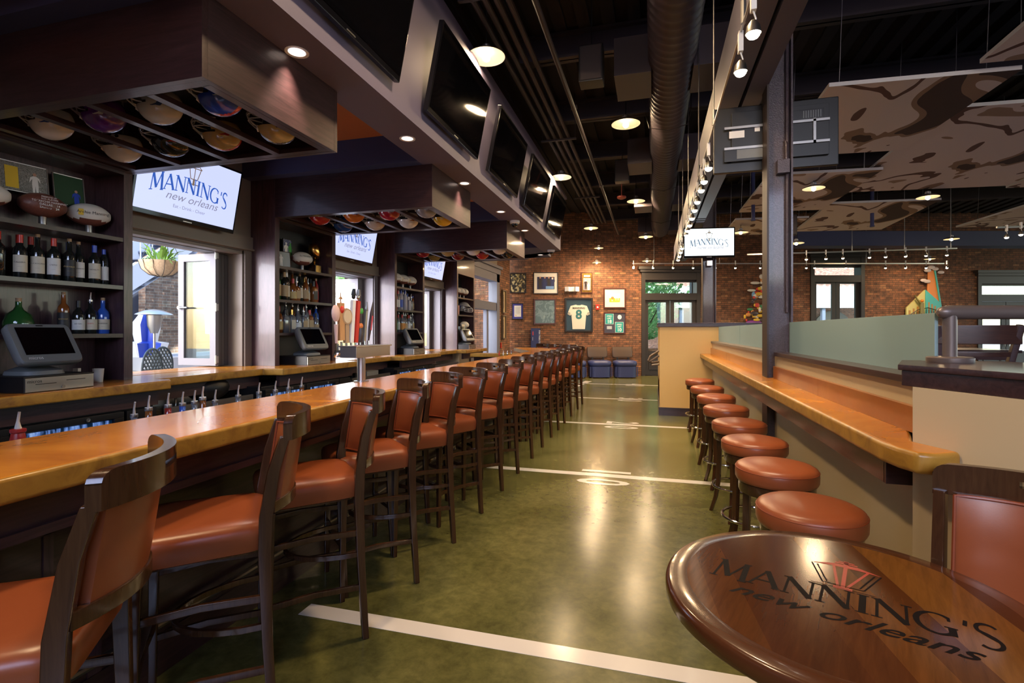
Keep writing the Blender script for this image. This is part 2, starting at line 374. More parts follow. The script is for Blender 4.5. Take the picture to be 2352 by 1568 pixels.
back_door(3, W3[0], W3[1], W3[2], 2.63, 2.40, 0)
S('window_4', (lambda m: (rect_frame(m, -1.6, 4.6, 2.6, 5.1, .09, -5.5, -5.3), m.box(.4, .48, -5.5, -5.3, 2.65, 5.05), m.box(2.5, 2.58, -5.5, -5.3, 2.65, 5.05), m)[-1])(MB()), frame_g, smooth=0)
S('window_5', MB().box(10.4, 10.6, .4, .5, 1, 3.6).box(10.4, 10.6, 5.5, 5.6, 1, 3.6).box(10.4, 10.6, 2.95, 3.05, 1, 3.6).box(10.4, 10.6, .5, 5.5, 3.5, 3.6).box(10.4, 10.6, .5, 5.5, 1, 1.1), frame_g, smooth=0)
# left wall windows: casing, header, jamb, folded leaves
for k, (a, b) in enumerate(YO):
    t = thing(f'window_{k + 1}', None, None, (XW, 0, 0)); t['kind'] = 'structure'
    m = MB().box(0, .02, a - .06, a + .02, 1.06, 2.34).box(0, .02, b - .01, b + .085, 1.06, 2.34)
    m.box(-.35, .0, a - .01, a + .03, 1.02, 2.31).box(-.35, 0, b - .03, b + .01, 1.02, 2.31).box(-.35, 0, a, b, 2.28, 2.315)
    obj('window_frame', m, leaf_m if k else taupe, t, smooth=0)
    m = MB().box(-.01, .035, a - .06, b + .088, 2.335, 2.475).box(-.01, .055, a - .06, b + .088, 2.325, 2.345)
    obj('header', m, taupe, t, smooth=0)
    m = MB().box(-.24, -.12, a, b, 2.275, 2.285); obj('top_track', m, frame_g, t, smooth=0)
    obj('window_sill', MB().box(-.40, 0, a, b, 1.02, 1.072), bartop, t, smooth=0)
    # stacked leaves against the far jamb
    if k < 3:
        for i in range(3):
            m = MB().at(-.18, b - .06 - .045 * i, 0); rect_frame(m, -.49, 0, 1.08, 2.27, .06, -.02, .02)
            lf = obj('folding_leaf', m, frame_g if k != 1 else leaf_m, t, smooth=0)
            obj('pane', MB().at(-.18, b - .06 - .045 * i, 0).box(-.43, -.06, -.003, .003, 1.14, 2.21), pane_m, lf, smooth=0)
    m = MB().at(-.17, b - .19, 0); rect_frame(m, -.50, 0, 1.085, 2.27, .075, -.02, .02)
    if k == 0:
        lf = obj('folding_leaf', m, leaf_m, t, smooth=0)
        m = MB().at(-.17, b - .19, 0).box(-.425, -.075, -.004, .004, 1.16, 2.195); obj('pane', m, pane_m, lf, smooth=0)
        m = MB().at(-.17, b - .19, 0); m.tube([(-.46, -.03, 1.7), (-.46, -.055, 1.7)], .018, 12); m.tube([(-.46, -.05, 1.7), (-.34, -.055, 1.7)], .008)
        m.tube([(-.46, .03, 1.7), (-.46, .055, 1.7)], .018, 12); m.tube([(-.46, .05, 1.7), (-.56, .055, 1.7)], .009)
        obj('window_handle', m, steel, lf)
        for z in (1.15, 1.7, 2.25):
            obj('hinge', MB().at(-.17, b - .19, 0).box(0, .02, -.03, .0, z - .035, z + .035).tube([(.015, -.03, z - .045), (.015, -.03, z + .045)], .007), steel, lf)
# tall far window of the left wall
t = thing('window_6', None, None, (XW, 0, 0)); t['kind'] = 'structure'
m = MB().box(-.2, .05, 13.6, 13.86, 0, 3.05).box(-.2, .05, 11.5, 11.7, 0, 3.05).box(-.2, .05, 11.5, 13.86, 2.83, 3.05).box(-.2, .03, 11.5, 13.86, 2.02, 2.24).box(-.12, -.02, 12.9, 13.05, 0, 2.1)
m.box(-.02, .07, 11.4, 13.9, 3.05, 3.2).box(-.02, .12, 11.4, 13.95, 3.2, 3.27)
obj('window_frame', m, M('slate_frame', (.14, .14, .18), .45), t, smooth=0)
obj('pane', MB().box(-.1, -.095, 11.6, 13.7, .1, 2.9), pane_m, t, smooth=0)
# bar side skirt under counters etc. is built with the counters
# ---------------------------------------------------------------- serif capitals for the house lettering
def stroke(pts, w):   # tapered ribbon through (x, y, halfwidth)
    L, R = [], []
    for i, (x, y, h) in enumerate(pts):
        a = pts[max(i - 1, 0)]; b = pts[min(i + 1, len(pts) - 1)]; dx, dy = b[0] - a[0], b[1] - a[1]; l = hypot(dx, dy) or 1
        L.append((x - dy / l * h * w, y + dx / l * h * w)); R.append((x + dy / l * h * w, y - dx / l * h * w))
    return [(L[i], L[i + 1], R[i + 1], R[i]) for i in range(len(pts) - 1)]
def _glyph(c):
    T, K = .036, .085; q = []
    ln_ = lambda x0, y0, x1, y1, h: q.extend(stroke([(x0, y0, h), (x1, y1, h)], 1))
    sf = lambda x, y, w=.13: q.extend(stroke([(x - w, y, .024), (x + w, y, .024)], 1))
    if c == 'M':
        ln_(.10, 0, .16, 1, T); ln_(.16, 1, .50, .12, K); ln_(.50, .12, .86, 1, T); ln_(.86, 1, .94, 0, K); sf(.10, .02); sf(.94, .02); sf(.12, .98, .1); sf(.90, .98, .1); return q, 1.06
    if c == 'A': ln_(.06, 0, .44, 1, T); ln_(.42, 1, .82, 0, K); ln_(.20, .34, .68, .34, T); sf(.07, .02); sf(.82, .02); return q, .92
    if c == 'N': ln_(.12, 0, .12, 1, T); ln_(.12, 1, .78, 0, K); ln_(.78, 0, .78, 1, T); sf(.12, .02); sf(.08, .98, .1); sf(.78, .98); return q, .92
    if c == 'I': ln_(.2, 0, .2, 1, K); sf(.2, .02, .15); sf(.2, .98, .15); return q, .42
    if c == 'G':
        q.extend(stroke([(.48 + .42 * cos(radians(a)), .5 + .5 * sin(radians(a)), .03 + .04 * abs(cos(radians(a)))) for a in range(50, 330, 14)], 1)); ln_(.80, .05, .80, .42, K); sf(.78, .42, .14); ln_(.76, .72, .76, .93, T); return q, .98
    if c == 'S':
        pts = [(.33 + .22 * cos(radians(a)), .76 + .22 * sin(radians(a)), .03 + .02 * abs(sin(radians(a / 2)))) for a in range(30, 215, 15)] + [(.30, .54, .068), (.42, .45, .068)] + [(.30 + .24 * cos(radians(a)), .25 + .23 * sin(radians(a)), .03 + .02 * abs(cos(radians(a)))) for a in range(30, -150, -15)]
        q.extend(stroke(pts, 1)); return q, .66
    if c == "'": ln_(.10, .72, .14, 1.0, .045); return q, .22
    return q, .4
def serif(m, width, height, x, y, z, mi, flat, arc=0, s="MANNING'S"):
    G = [_glyph(c) for c in s]; tot = sum(a for _, a in G); sx_ = width / tot; cx = 0
    for k, (q, adv) in enumerate(G):
        hh = height * (1.16 if k in (0, len(s) - 1) else 1)
        for quad in q:
            P = []
            for (a, b) in quad:
                u = (cx + a) * sx_ - width / 2; v = b * hh - (hh - height) * .5 - arc * (2 * u / width) ** 2
                P.append((x + u, y + v, z) if flat else (x + u, z, y + v))
            kk = len(m.f) * 1.5e-6
            m.add([(p[0], p[1], p[2] + kk) for p in P] if flat else [(p[0], p[1] - kk, p[2]) for p in P], [(0, 1, 2, 3)], mi)
        cx += adv
# ---------------------------------------------------------------- worktops
def slab(name, poly, z0, z1, label, cat, bev=.012, parent=None):
    m = MB(); n = len(poly)
    V = [(x, y, z0) for x, y in poly] + [(x, y, z1) for x, y in poly]
    m.add(V, [tuple(range(n, 2 * n))], 0); m.add(V, [tuple(range(n))[::-1]] + [(i, (i + 1) % n, n + (i + 1) % n, n + i) for i in range(n)], 1)
    # merge duplicate verts
    me_ = obj(name, m, [bartop, baredge], parent, bevel=0)
    bm = bmesh.new(); bm.from_mesh(me_.data); bmesh.ops.remove_doubles(bm, verts=bm.verts, dist=1e-5)
    bmesh.ops.recalc_face_normals(bm, faces=bm.faces)
    es = [e for e in bm.edges if len(e.link_faces) == 2 and e.calc_face_angle(0) > radians(40)]
    bmesh.ops.bevel(bm, geom=es, offset=bev, segments=3, profile=.5, affect='EDGES', clamp_overlap=True)
    for f in bm.faces: f.smooth = True; f.material_index = 0 if f.normal.z > .75 else 1
    for e in bm.edges: e.smooth = not (len(e.link_faces) == 2 and e.calc_face_angle(0) > radians(35))
    bm.to_mesh(me_.data); bm.free(); me_.modifiers.new('weighted_normal', 'WEIGHTED_NORMAL').keep_sharp = True
    return props(me_, label, cat)
t = thing('bar_counter', 'long amber concrete topped bar with dark oak panelled front', 'bar counter')
slab('bar_top', [(-2.16, -2.2), (-1.60, -2.2), (-1.625, 2), (-1.69, 6), (-1.755, 9.9), (-1.93, 10.55), (-2.45, 11.25), (-3.08, 11.5), (-3.03, 11.06), (-2.24, 9.35), (-2.2, 6), (-2.16, 2)], .995, 1.07,
     None, None, .014, t)
# bar front: fascia, panelled dark wood, plinth
P = [(-1.74, -2.2), (-1.765, 2), (-1.83, 6), (-1.89, 9.8), (-2.08, 10.45), (-2.58, 11.12)]
def strip(P, w, z0, z1, off=0):
    m = MB(); a = [(x + off, y) for x, y in P]; b = [(x + off - w, y) for x, y in P][::-1]
    return m.prism(a + b, z0, z1)
obj('fascia', strip(P, .05, .86, .995), wenge_y, t, smooth=0)
obj('molding', strip(P, .03, .845, .875, .018), wenge_y, t, smooth=0)
obj('front_panel', strip(P, .08, .16, .99, -.25), wenge_y, t, smooth=0)
obj('plinth', strip(P, .12, 0, .17, -.24), wenge_y, t, smooth=0)
for i in range(17):
    y = -1.5 + .72 * i; x = -2.006 - .016 * max(0, y)
    m = MB().box(x, x + .022, y, y + .05, .17, .86); rect_frame(MB(), 0, 1, 0, 1, .1, 0, 1)
    m.box(x, x + .012, y + .16, y + .19, .28, .76).box(x, x + .012, y + .58, y + .61, .28, .76).box(x, x + .012, y + .16, y + .61, .26, .29).box(x, x + .012, y + .16, y + .61, .75, .78)
    obj('panel_molding', m, wenge_v, t, smooth=0)
m = MB().tube([(-1.945, -2, .24), (-1.965, 2, .24), (-2.03, 6, .24), (-2.09, 9.8, .24)], .016, 10)
rail = obj('foot_rail', m, steel_d, t)
for y in range(-1, 10, 2): obj('rail_bracket', MB().box(-2.02 - .016 * y, -1.93 - .016 * y, y - .012, y + .012, .2, .225), steel, rail, smooth=0)
# bartender side of the bar
t = thing('speed_rail', 'steel bottle rail along the bartender side of the long bar', 'bottle rail')
obj('trough', MB().box(-2.42, -2.20, -.5, 9, .76, .78).box(-2.43, -2.41, -.5, 9, .76, .90).box(-2.21, -2.19, -.5, 9, .76, .9), steel, t, smooth=0)
for y in (0, 3, 6, 8.8): obj('leg', MB().box(-2.4, -2.35, y, y + .05, 0, .76), steel, t, smooth=0)
cnt = [(XW, -2)] + [(-3.60, -2), (-3.60, 3.08), (-3.68, 3.14), (-3.81, 3.14)]
for n_ in range(3):
    a, b = 4.32 + 2.61 * n_, 5.7 + 2.58 * n_
    cnt += [(-3.81, a - .04), (-3.60, a), (-3.60, b)] + ([(-3.81, b)] if n_ < 2 else [])
cnt += [(XW, 10.86)]
slab('back_counter', cnt, 1.0, 1.07, 'amber stained concrete back counter stepping along the windows and cabinets', 'counter', .012)
# skirt under back counter, with its own panels and white tiled wall below the windows
t = thing('counter_skirt', 'dark oak skirt under the back bar counter', 'counter base')
for (a, b, x) in ((-2, 3.04, -3.68), (3.1, 4.3, -3.88), (4.36, 5.66, -3.68), (5.7, 6.9, -3.88), (6.98, 8.2, -3.68), (8.3, 9.5, -3.88), (9.58, 10.8, -3.68)):
    obj('skirt_panel', MB().box(x - .04, x, a, b, .885, 1.0), wenge_y, t, smooth=0)
S('wall_left_base', MB().box(XW, XW + .02, -2, 10.8, 0, 1.0), M('pale_wall', (.42, .42, .45), .6), smooth=0)
# back bar coolers
def cooler(y0, y1, lab, lit=True):
    t = thing('bottle_cooler', lab, 'cooler', (-3.72, y0, 0)); L = y1 - y0
    obj('body', MB().box(-.50, 0, 0, L, .02, .885).box(-.51, .012, 0, L, .885, .90), black, t, bevel=.004)
    n = 2; wd = (L - .26) / n
    for i in range(n):
        a = .01 + wd * i; m = MB(); T = Matrix.Translation((.02, a, 0)) @ Matrix.Rotation(pi / 2, 4, 'Z'); m.T = T
        m.box(0, wd - .012, -.035, .015, .83, .872); m.box(0, .07, -.035, .015, .08, .83); m.box(wd - .08, wd - .012, -.035, .015, .08, .83); m.box(.07, wd - .08, -.035, .015, .08, .16)
        d = obj('door', m, black, t, bevel=.003)
        m = MB(); m.T = T; m.box(.07, wd - .08, -.01, 0, .16, .82); obj('pane', m, cool_glass if lit else screen_off, d, smooth=0)
        m = MB(); m.T = T; m.box(wd - .07, wd - .03, -.07, -.035, .45, .66); obj('handle', m, black, d, bevel=.004)
        m = MB(); m.T = T @ Matrix.Translation((wd * .62, -.037, .85)) @ Matrix.Rotation(pi / 2, 4, 'X'); m.lathe([(.013, 0), (.013, .006), (.008, .006), (.008, .003)], 14); obj('lock', m, steel, d)
    obj('control_panel', MB().box(0, .045, L - .235, L - .01, .66, .87).box(.045, .047, L - .20, L - .10, .76, .79), [black], t, smooth=0)
    obj('badge', MB().box(.045, .048, L - .17, L - .09, .77, .795), M('badge_blue', (.03, .12, .3), .4), t, smooth=0)
    return t
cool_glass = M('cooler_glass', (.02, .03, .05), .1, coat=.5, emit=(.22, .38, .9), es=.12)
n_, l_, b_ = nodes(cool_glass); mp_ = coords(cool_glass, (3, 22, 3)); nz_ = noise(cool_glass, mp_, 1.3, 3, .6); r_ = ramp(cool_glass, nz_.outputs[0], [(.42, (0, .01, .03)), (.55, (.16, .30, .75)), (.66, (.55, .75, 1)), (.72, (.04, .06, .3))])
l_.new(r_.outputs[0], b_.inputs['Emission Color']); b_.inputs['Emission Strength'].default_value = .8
cooler(1.42, 3.03, 'black glass-door bottle cooler under the nearer end of the back counter')
cooler(-.3, 1.40, 'black bottle cooler beside the near cooler under the back counter')
cooler(4.14, 5.62, 'black glass-door cooler under the counter step behind the beer tap tower')
cooler(6.80, 8.16, 'black glass-door cooler under the third counter step from the camera end')
# steel sinks in the window bays
for k, (a, b, lb) in enumerate(((3.12, 4.05, 'first'), (5.72, 6.7, 'second'), (8.3, 9.4, 'third'))):
    t = thing('bar_sink', f'stainless bar sink unit under the {lb} window bay of the back counter', 'sink', (0, a, 0), group=None); L = b - a
    m = MB().box(-4.23, -3.72, 0, L, .76, .79).box(-4.23, -4.20, 0, L, .79, .90).box(-3.74, -3.72, 0, L, .76, .84).box(-4.1, -3.85, .1, L / 2 - .05, .791, .795).box(-4.1, -3.85, L / 2 + .05, L - .1, .791, .795)
    obj('basin', m, steel, t, smooth=0)
    for yy in (.02, L - .06):
        for xx in (-4.2, -3.8): obj('leg', MB().box(xx, xx + .04, yy, yy + .04, 0, .76), steel, t, smooth=0)
    obj('faucet', MB().tube([(-4.14, L / 2, .79), (-4.14, L / 2, .97), (-4.1, L / 2, 1.0 - .02), (-4.0, L / 2, .95)], .011), chrome, t)
m = MB().ball((0, 0, .10), .17, sx=.9, sy=1.25, sz=.72); m.box(-.05, .05, -.03, .03, .18, .21)
props(obj('cloth_bag', m, black, loc=(-3.98, 3.78, .825)), 'black cloth bag slumped on the sink below the open window', 'bag')
m = MB()
rect_frame(m, -.18, .18, 0, .1, .012, -.15, .15)
for i in range(7): m.box(-.17 + .055 * i, -.165 + .055 * i, -.15, .15, 0, .1)
props(obj('glass_rack', m, grey_pl, loc=(-3.95, 6.3, .795), smooth=0), 'grey wire glass rack on the middle bar sink', 'rack')
# ---------------------------------------------------------------- cabinets and helmet canopies
CABN = ['first', 'second', 'third', 'fourth']
SHZ = [2.17, 1.80, 1.43]
XC = -3.95
for k in range(4):
    y0 = 1.96 + 2.65 * k; L = 1.09
    t = thing('shelf_cabinet', f'tall dark oak shelf cabinet on the back counter, {CABN[k]} from the camera', 'cabinet', (0, y0, 1.07), group='dark oak back bar cabinets')
    zt = 2.03
    obj('side_panel', MB().box(XW, XC, 0, .07, 0, zt), wenge_v, t, bevel=.002)
    obj('side_panel', MB().box(XW, XC, L - .07, L, 0, zt), wenge_v, t, bevel=.002)
    obj('back_panel', MB().box(XW, XW + .02, .07, L - .07, 0, zt - .06), black if k else wenge_v, t, smooth=0)
    obj('header', MB().box(XW, XC, .07, L - .07, zt - .44, zt), wenge_y, t, smooth=0)
    for z in SHZ: obj('shelf', MB().box(XW + .02, XC - .005, .07, L - .07, z - 1.10, z - 1.07), wenge_y, t, smooth=0)
    if k < 3:
        t = thing('helmet_canopy', f'dark oak ceiling canopy with helmet bays over the {CABN[k]} cabinet', 'canopy', (0, y0, 0), group='helmet canopies over the bar')
        z0, z1, x0, x1 = 2.68, 3.10, XC, -2.10
        obj('side_panel', MB().box(x0, x1, 0, .035, z0, z1), wenge, t, bevel=.002)
        obj('side_panel', MB().box(x0, x1, L - .035, L, z0, z1), wenge, t, bevel=.002)
        obj('end_panel', MB().box(x1 - .035, x1, .035, L - .035, z0, z1), wenge_y, t, bevel=.002)
        obj('bottom_frame', MB().box(x0, x1 - .036, .036, .085, z0 + .001, z0 + .03).box(x0, x1 - .036, L - .085, L - .036, z0 + .001, z0 + .03).box(x1 - .085, x1 - .036, .085, L - .085, z0, z0 + .03).box(x0, x0 + .05, .085, L - .085, z0, z0 + .03), wenge_y, t, smooth=0)
        obj('top_panel', MB().box(x0, x1 - .035, .035, L - .035, z1 - .02, z1), black, t, smooth=0)
        for i in range(1, 5): obj('divider', MB().box(-2.12 - .435 * i, -2.07 - .435 * i, .085, L - .085, z0, z0 + .03), wenge_y, t, smooth=0)
# ---------------------------------------------------------------- televisions
def make_tv(w, h, loc, rot, label, lit=0, name='television', group=None):
    t = thing(name, label, 'television', loc, rot=rot, group=group)
    b = .022
    m = MB(); m.box(-w / 2, w / 2, 0, .045, -h / 2, h / 2); m.box(-w * .32, w * .32, .045, .085, -h * .32, h * .32)
    obj('casing', m, gloss_black, t, bevel=.006)
    m = MB(); m.box(-w / 2 + b, w / 2 - b, -.003, .001, -h / 2 + b * 1.9, h / 2 - b, 0)
    mats = [screen_m if lit == 1 else screen_w if lit == 2 else screen_off]
    if lit:
        s = w / 1.07; z = -.0045
        serif(m, .80 * s, .135 * s, 0, -.045 * s, z, 1, False, arc=.05 * s)
        m.text('new orleans', .10 * s, .02 * s, -.135 * s, z, 2, shear=.35, sx=1.1)
        m.text('Eat - Drink - Cheer', .042 * s, 0, -.20 * s, z, 2)
        def ln(a, b2, wd=.004, mi=3):
            a = Vector((a[0], 0, a[1])) * s; b2 = Vector((b2[0], 0, b2[1])) * s; d = (b2 - a).normalized(); nn = Vector((d.z, 0, -d.x)) * wd * s
            m.add([(p.x, z, p.z) for p in (a + nn, b2 + nn, b2 - nn, a - nn)], [(0, 1, 2, 3)], mi)
        for q in (((-.06, .19), (-.035, .09)), ((.06, .19), (.035, .09)), ((-.07, .19), (.07, .19)), ((-.07, .19), (0, .24)), ((.07, .19), (0, .24)), ((0, .19), (0, .08)), ((-.035, .09), (.035, .09)), ((-.05, .045), (.05, .045))): ln(*q)
        ln((0, .09), (0, .035), .010); ln((0, .24), (0, .262), .008); ln((-.03, .215), (.03, .215), .012)
        mats += [logo_blue if lit == 1 else M('screen_dark_lettering', (0, 0, 0), emit=(.12, .22, .35), es=.8), logo_grey, logo_brown]
    obj('screen', m, mats, t, smooth=0)
    obj('brand_badge', MB().box(-.045, .045, -.003, 0, -h / 2 + .010, -h / 2 + .018), steel, t, smooth=0)
    obj('wall_bracket', MB().box(-.12, .12, .085, .125, -.1, .1), black, t, smooth=0)
    return t
for k in range(3):
    make_tv(1.07, .63, (-4.06, 3.685 + 2.65 * k, 2.745), (radians(11), 0, pi / 2), f'lit television with blue lettering over the {CABN[k]} bar window', 1)
for i, (a, b) in enumerate(((2.08, 3.31), (3.78, 5.01), (5.38, 6.61), (6.98, 8.21), (8.59, 9.82))):
    make_tv(1.23, .73, (-1.69, (a + b) / 2, 3.595), (radians(11.5), 0, pi / 2), f'switched-off black television on the soffit side, {ORD[i]} from the camera', 0, group='dark televisions along the soffit')
# ---------------------------------------------------------------- right side: pony wall, ledge, glass, column
t = thing('pony_wall', 'cream half-height wall with dark sill beside the round stools', 'half wall'); t['kind'] = 'structure'
obj('wall_panel', MB().box(.96, 1.14, 2.25, 9.1, 0, 1.25), cream2, t, smooth=0)
obj('sill', MB().box(.935, 1.16, 2.22, 4.5, 1.25, 1.28), wenge_y, t, bevel=.003)
obj('sill', MB().box(.935, 1.16, 4.72, 9.1, 1.25, 1.28), taupe, t, bevel=.003)
t['kind'] = 'structure'; t.name = 'wall_partition'
del t['label'], t['category']
t = thing('wall_partition_end', None, None); t['kind'] = 'structure'
obj('wall_panel', MB().box(.11, 3.0, 9.1, 9.27, 0, 1.52).box(.11, .27, 9.27, 12.2, 0, 1.52), cream, t, smooth=0)
obj('cap', MB().box(.08, 3.0, 9.06, 9.31, 1.52, 1.57).box(.065, 3.0, 9.045, 9.325, 1.57, 1.588).box(.08, .31, 9.31, 12.2, 1.52, 1.588), wenge, t, bevel=.004)
obj('baseboard', MB().box(.095, .96, 9.085, 9.1, 0, .125).box(.09, .96, 9.075, 9.1, .12, .14).box(.095, .11, 9.1, 12.2, 0, .14), wenge, t, smooth=0)
t = thing('wall_partition_near', None, None); t['kind'] = 'structure'
pw = [(.866, 2.064), (2.29, -1.02), (3.1, -2.9), (3.3, -2.8), (1.30, 1.95), (1.14, 2.38), (1.0, 2.38)]
obj('wall_panel', MB().prism(pw, 0, 1.256), cream2, t, smooth=0)
cp = [(.842, 2.115), (2.25, -1.05), (3.06, -2.95), (3.6, -2.85), (1.50, 1.75), (1.33, 2.44), (.985, 2.44)]
obj('cap', MB().prism([(x + .012, y) for x, y in cp], 1.256, 1.311).prism(cp, 1.311, 1.331), wenge, t, bevel=.003)
slab('drinks_ledge', [(.765, 9.1), (.755, 2.03), (.768, 1.94), (.795, 1.87), (.85, 1.865), (.937, 1.915), (.868, 2.064), (.958, 2.3), (.958, 9.1)], 1.0, 1.07,
     'narrow amber concrete drinks ledge along the half wall above the round stools', 'ledge', .016)
t = thing('ledge_apron', 'dark oak apron with brackets under the amber drinks ledge', 'apron')
obj('apron_board', MB().box(.815, .845, 2.15, 9.1, .895, 1.0), wenge_y, t, bevel=.002)
obj('end_board', MB().box(.815, .955, 2.14, 2.16, .895, 1.0), wenge, t, bevel=.002)
m = MB(); m.box(.932, .957, 2.2, 4.5, 1.07, 1.168).box(.932, .957, 4.74, 9.1, 1.07, 1.168)
for y in (3.35, 7.2): m.box(.9315, .934, y, y + .004, 1.07, 1.168)
props(obj('backsplash', m, mottled('amber_splash', [(.3, (.28, .085, .015)), (.6, (.36, .13, .03)), (.8, (.22, .06, .012))], 3, .3, coat=.3, dist=1), bevel=.003), 'amber backsplash strip between the drinks ledge and the cream wall', 'backsplash')
for a, b, lb in ((2.33, 4.5, 'long frosted glass screen on the half wall between column and railing'), (4.74, 6.9, 'frosted glass screen just beyond the steel column'), (6.915, 9.04, 'frosted glass screen meeting the far end wall')):
    props(obj('glass_screen', MB().box(1.05, 1.062, a, b, 1.275, 1.52), glass_f, bevel=.001), lb, 'glass screen', 'frosted screens on the half wall')
# steel columns
flange_m = M('brown_flange_paint', (.030, .016, .010), .5)  # aisle-side flange darkened in its colour to offset the lamp light on it
def column(x, y, label, w=.19, zt=ZC, conduit=True):
    t = thing('steel_column', label, 'column', (x, y, 0)); h = w / 2
    obj('flange', MB().box(-h, -h + .014, -h, h, 0, zt), flange_m, t, smooth=0); obj('flange', MB().box(h - .014, h, -h, h, 0, zt), col_m, t, smooth=0)
    obj('web', MB().box(-h + .014, h - .014, -.035, -.02, 0, zt), col_m, t, smooth=0)
    if conduit:
        obj('conduit', MB().tube([(h - .035, -.06, 1.6), (h - .035, -.06, zt - .4)], .014, 10), col_m, t)
        if y < 6: obj('junction_box', MB().box(-.02, .07, -.11, -.04, 2.72, 2.83).tube([(.05, -.08, 2.83), (.05, -.08, 2.95), (.05, -.05, 3.0)], .012), col_m, t, bevel=.003)
    return t
column(.985, 4.61, 'tall textured steel column rising through the amber drinks ledge')
column(1.02, 10.3, 'textured steel column behind the cream end wall, carrying a lit television', .24)
# railing post
t = thing('hand_railing', 'brown metal handrail on a round flanged post above the near cap', 'railing', (1.085, 2.30, 1.331))
obj('post', MB().at(0, 0, 0).lathe([(.0225, 0), (.0225, .18)], 20), pipe_r := M('bronze_rail', (.16, .12, .10), .35, .3), t)
obj('flange', MB().lathe([(.070, 0), (.072, .004), (.072, .018), (.067, .022), (.03, .023)], 28), pipe_r, t)
d = Vector((CY, SY, 0))
pts = [Vector((-.045 * CY, -.045 * SY, .19)) + d * s for s in (0, .008, .022, .05, .3, .8, 1.8, 3)]
obj('rail', MB().tube([tuple(p) for p in pts], [.008, .018, .024, .0265, .0265, .0265, .0265, .0265], 16), pipe_r, t)
obj('far_post', MB().tube([tuple(d * 1.9), tuple(d * 1.9 + Vector((0, 0, .2)))], .029, 14), pipe_r, t)
# TV seen from behind, on the near column
t = thing('television', 'television seen from behind, mounted on the steel column', 'television', (.99, 4.78, 3.10), rz=pi)
obj('casing', MB().box(-.48, .48, 0, .05, -.28, .28), black, t, bevel=.008)
obj('rear_housing', MB().box(-.40, .34, .05, .085, -.20, .22).box(-.36, -.12, .085, .09, .10, .18).box(.08, .4, .085, .09, -.2, -.08), black, t, bevel=.004)
obj('mount_rail', MB().box(-.40, .40, .088, .10, .075, .095).box(-.40, .40, .088, .10, -.10, -.08).box(-.3, -.28, .088, .1, -.1, .1).box(.0, .03, .088, .1, -.1, .1), steel_d, t, smooth=0)
obj('connector_panel', MB().box(.1, .3, .086, .092, -.18, -.10), grey_pl, t, smooth=0)
obj('rating_label', MB().box(.24, .36, .0852, .087, .0, .06), white, t, smooth=0); obj('port_sticker', MB().box(.12, .16, .0852, .088, .04, .09), white, t, smooth=0)
m = MB()
for i in range(8): m.box(-.34 + .018 * i, -.332 + .018 * i, .09, .092, .11, .17)
obj('vent_grille', m, grey_pl, t, smooth=0)
obj('screen', MB().box(-.46, .46, -.003, 0, -.26, .26), screen_off, t, smooth=0)
make_tv(.92, .56, (1.0, 10.02, 3.085), (0, 0, YAW - .12), 'white lit television with lamp emblem on the column behind the end wall', 2)
props(obj('wall_clock', MB().box(-.05, .05, 0, .04, -.05, .05), steel, loc=(1.02, 10.12, 2.72), bevel=.004), 'small square silver clock box below the white television', 'clock')
# roof beam pair
t = thing('roof_beam', 'grey double channel roof beam running the length of the room', 'beam')
for a, b in ((.575, .73), (.76, .905)):
    obj('channel', MB().box(a, b, -3, 15.3, 3.45, 3.47).box(a, a + .015 if a < .6 else a + .012, -3, 15.3, 3.47, 3.86).box(b - .012, b, -3, 15.3, 3.47, 3.86), beam_m, t, smooth=0)
for y in (6.4, 9.6): obj('joint_plate', MB().box(.57, .91, y, y + .02, 3.44, 3.45).box(.57, .91, y + .15, y + .17, 3.44, 3.45), pipe_m, t, smooth=0)
# spiral duct
m = MB(); n = 0; pr = []
y = -3.0
while y < 15.4:
    pr += [(.245, y), (.245, y + .085), (.255, y + .095), (.255, y + .112), (.245, y + .12)]; y += .125
m.T = Matrix.Rotation(-pi / 2, 4, 'X'); m.lathe(pr, 36)
t = thing('air_duct', 'large round spiral air duct hung along the ceiling', 'duct', (.20, 0, 4.45))
obj('duct_body', m, duct_m, t, smooth=50)
for i, y in enumerate((5.75, 8.85, 11.95, 15.0)):
    for sx, lab in ((-1, ''), (1, '')):
        m = MB().box(sx * .22, sx * .62, y, y + .66, -.16, .26)
        dr = obj('diffuser_box', m, duct_m, t, bevel=.003)
    if i < 3: obj('hanger', MB().box(-.3, -.29, y + 1.5, y + 1.53, 0, .5).box(.29, .3, y + 1.5, y + 1.53, 0, .5).tube([(-.3, y + 1.5, 0), (-.25, y + 1.5, -.2), (0, y + 1.5, -.262), (.25, y + 1.5, -.2), (.3, y + 1.5, 0)], .006), pipe_m, t)
# conduits and pipes
for i in range(4):
    props(obj('ceiling_pipe', MB().tube([(-1.66 + .11 * i, -2, 4.62), (-1.66 + .11 * i, 15, 4.62)], .032, 10), pipe_m), f'grey ceiling conduit, {ORD[i]} of the four parallel ones from the soffit', 'pipe', 'parallel ceiling conduits')
props(obj('sprinkler_pipe', MB().tube([(-.98, -2, 4.3), (-.98, 15.2, 4.3)], .028, 10).tube([(-.98, 6.5, 4.3), (-.98, 6.5, 4.35)], .04, 10).tube([(-.98, 10, 4.3), (-.98, 10.1, 4.3)], .036, 10), pipe_m), 'single grey sprinkler pipe running between conduits and duct', 'pipe')
for i, y in enumerate((4.5, 8.2, 11.9)):
    props(obj('pipe_strut', MB().box(-1.78, -1.2, y - .02, y + .02, 4.56, 4.585).tube([(-1.76, y, 4.58), (-1.76, y, ZC)], .006, 6).tube([(-1.22, y, 4.58), (-1.22, y, ZC)], .006, 6), pipe_m), f'slotted strut carrying the four ceiling conduits, {ORD[i]} from the camera', 'strut')
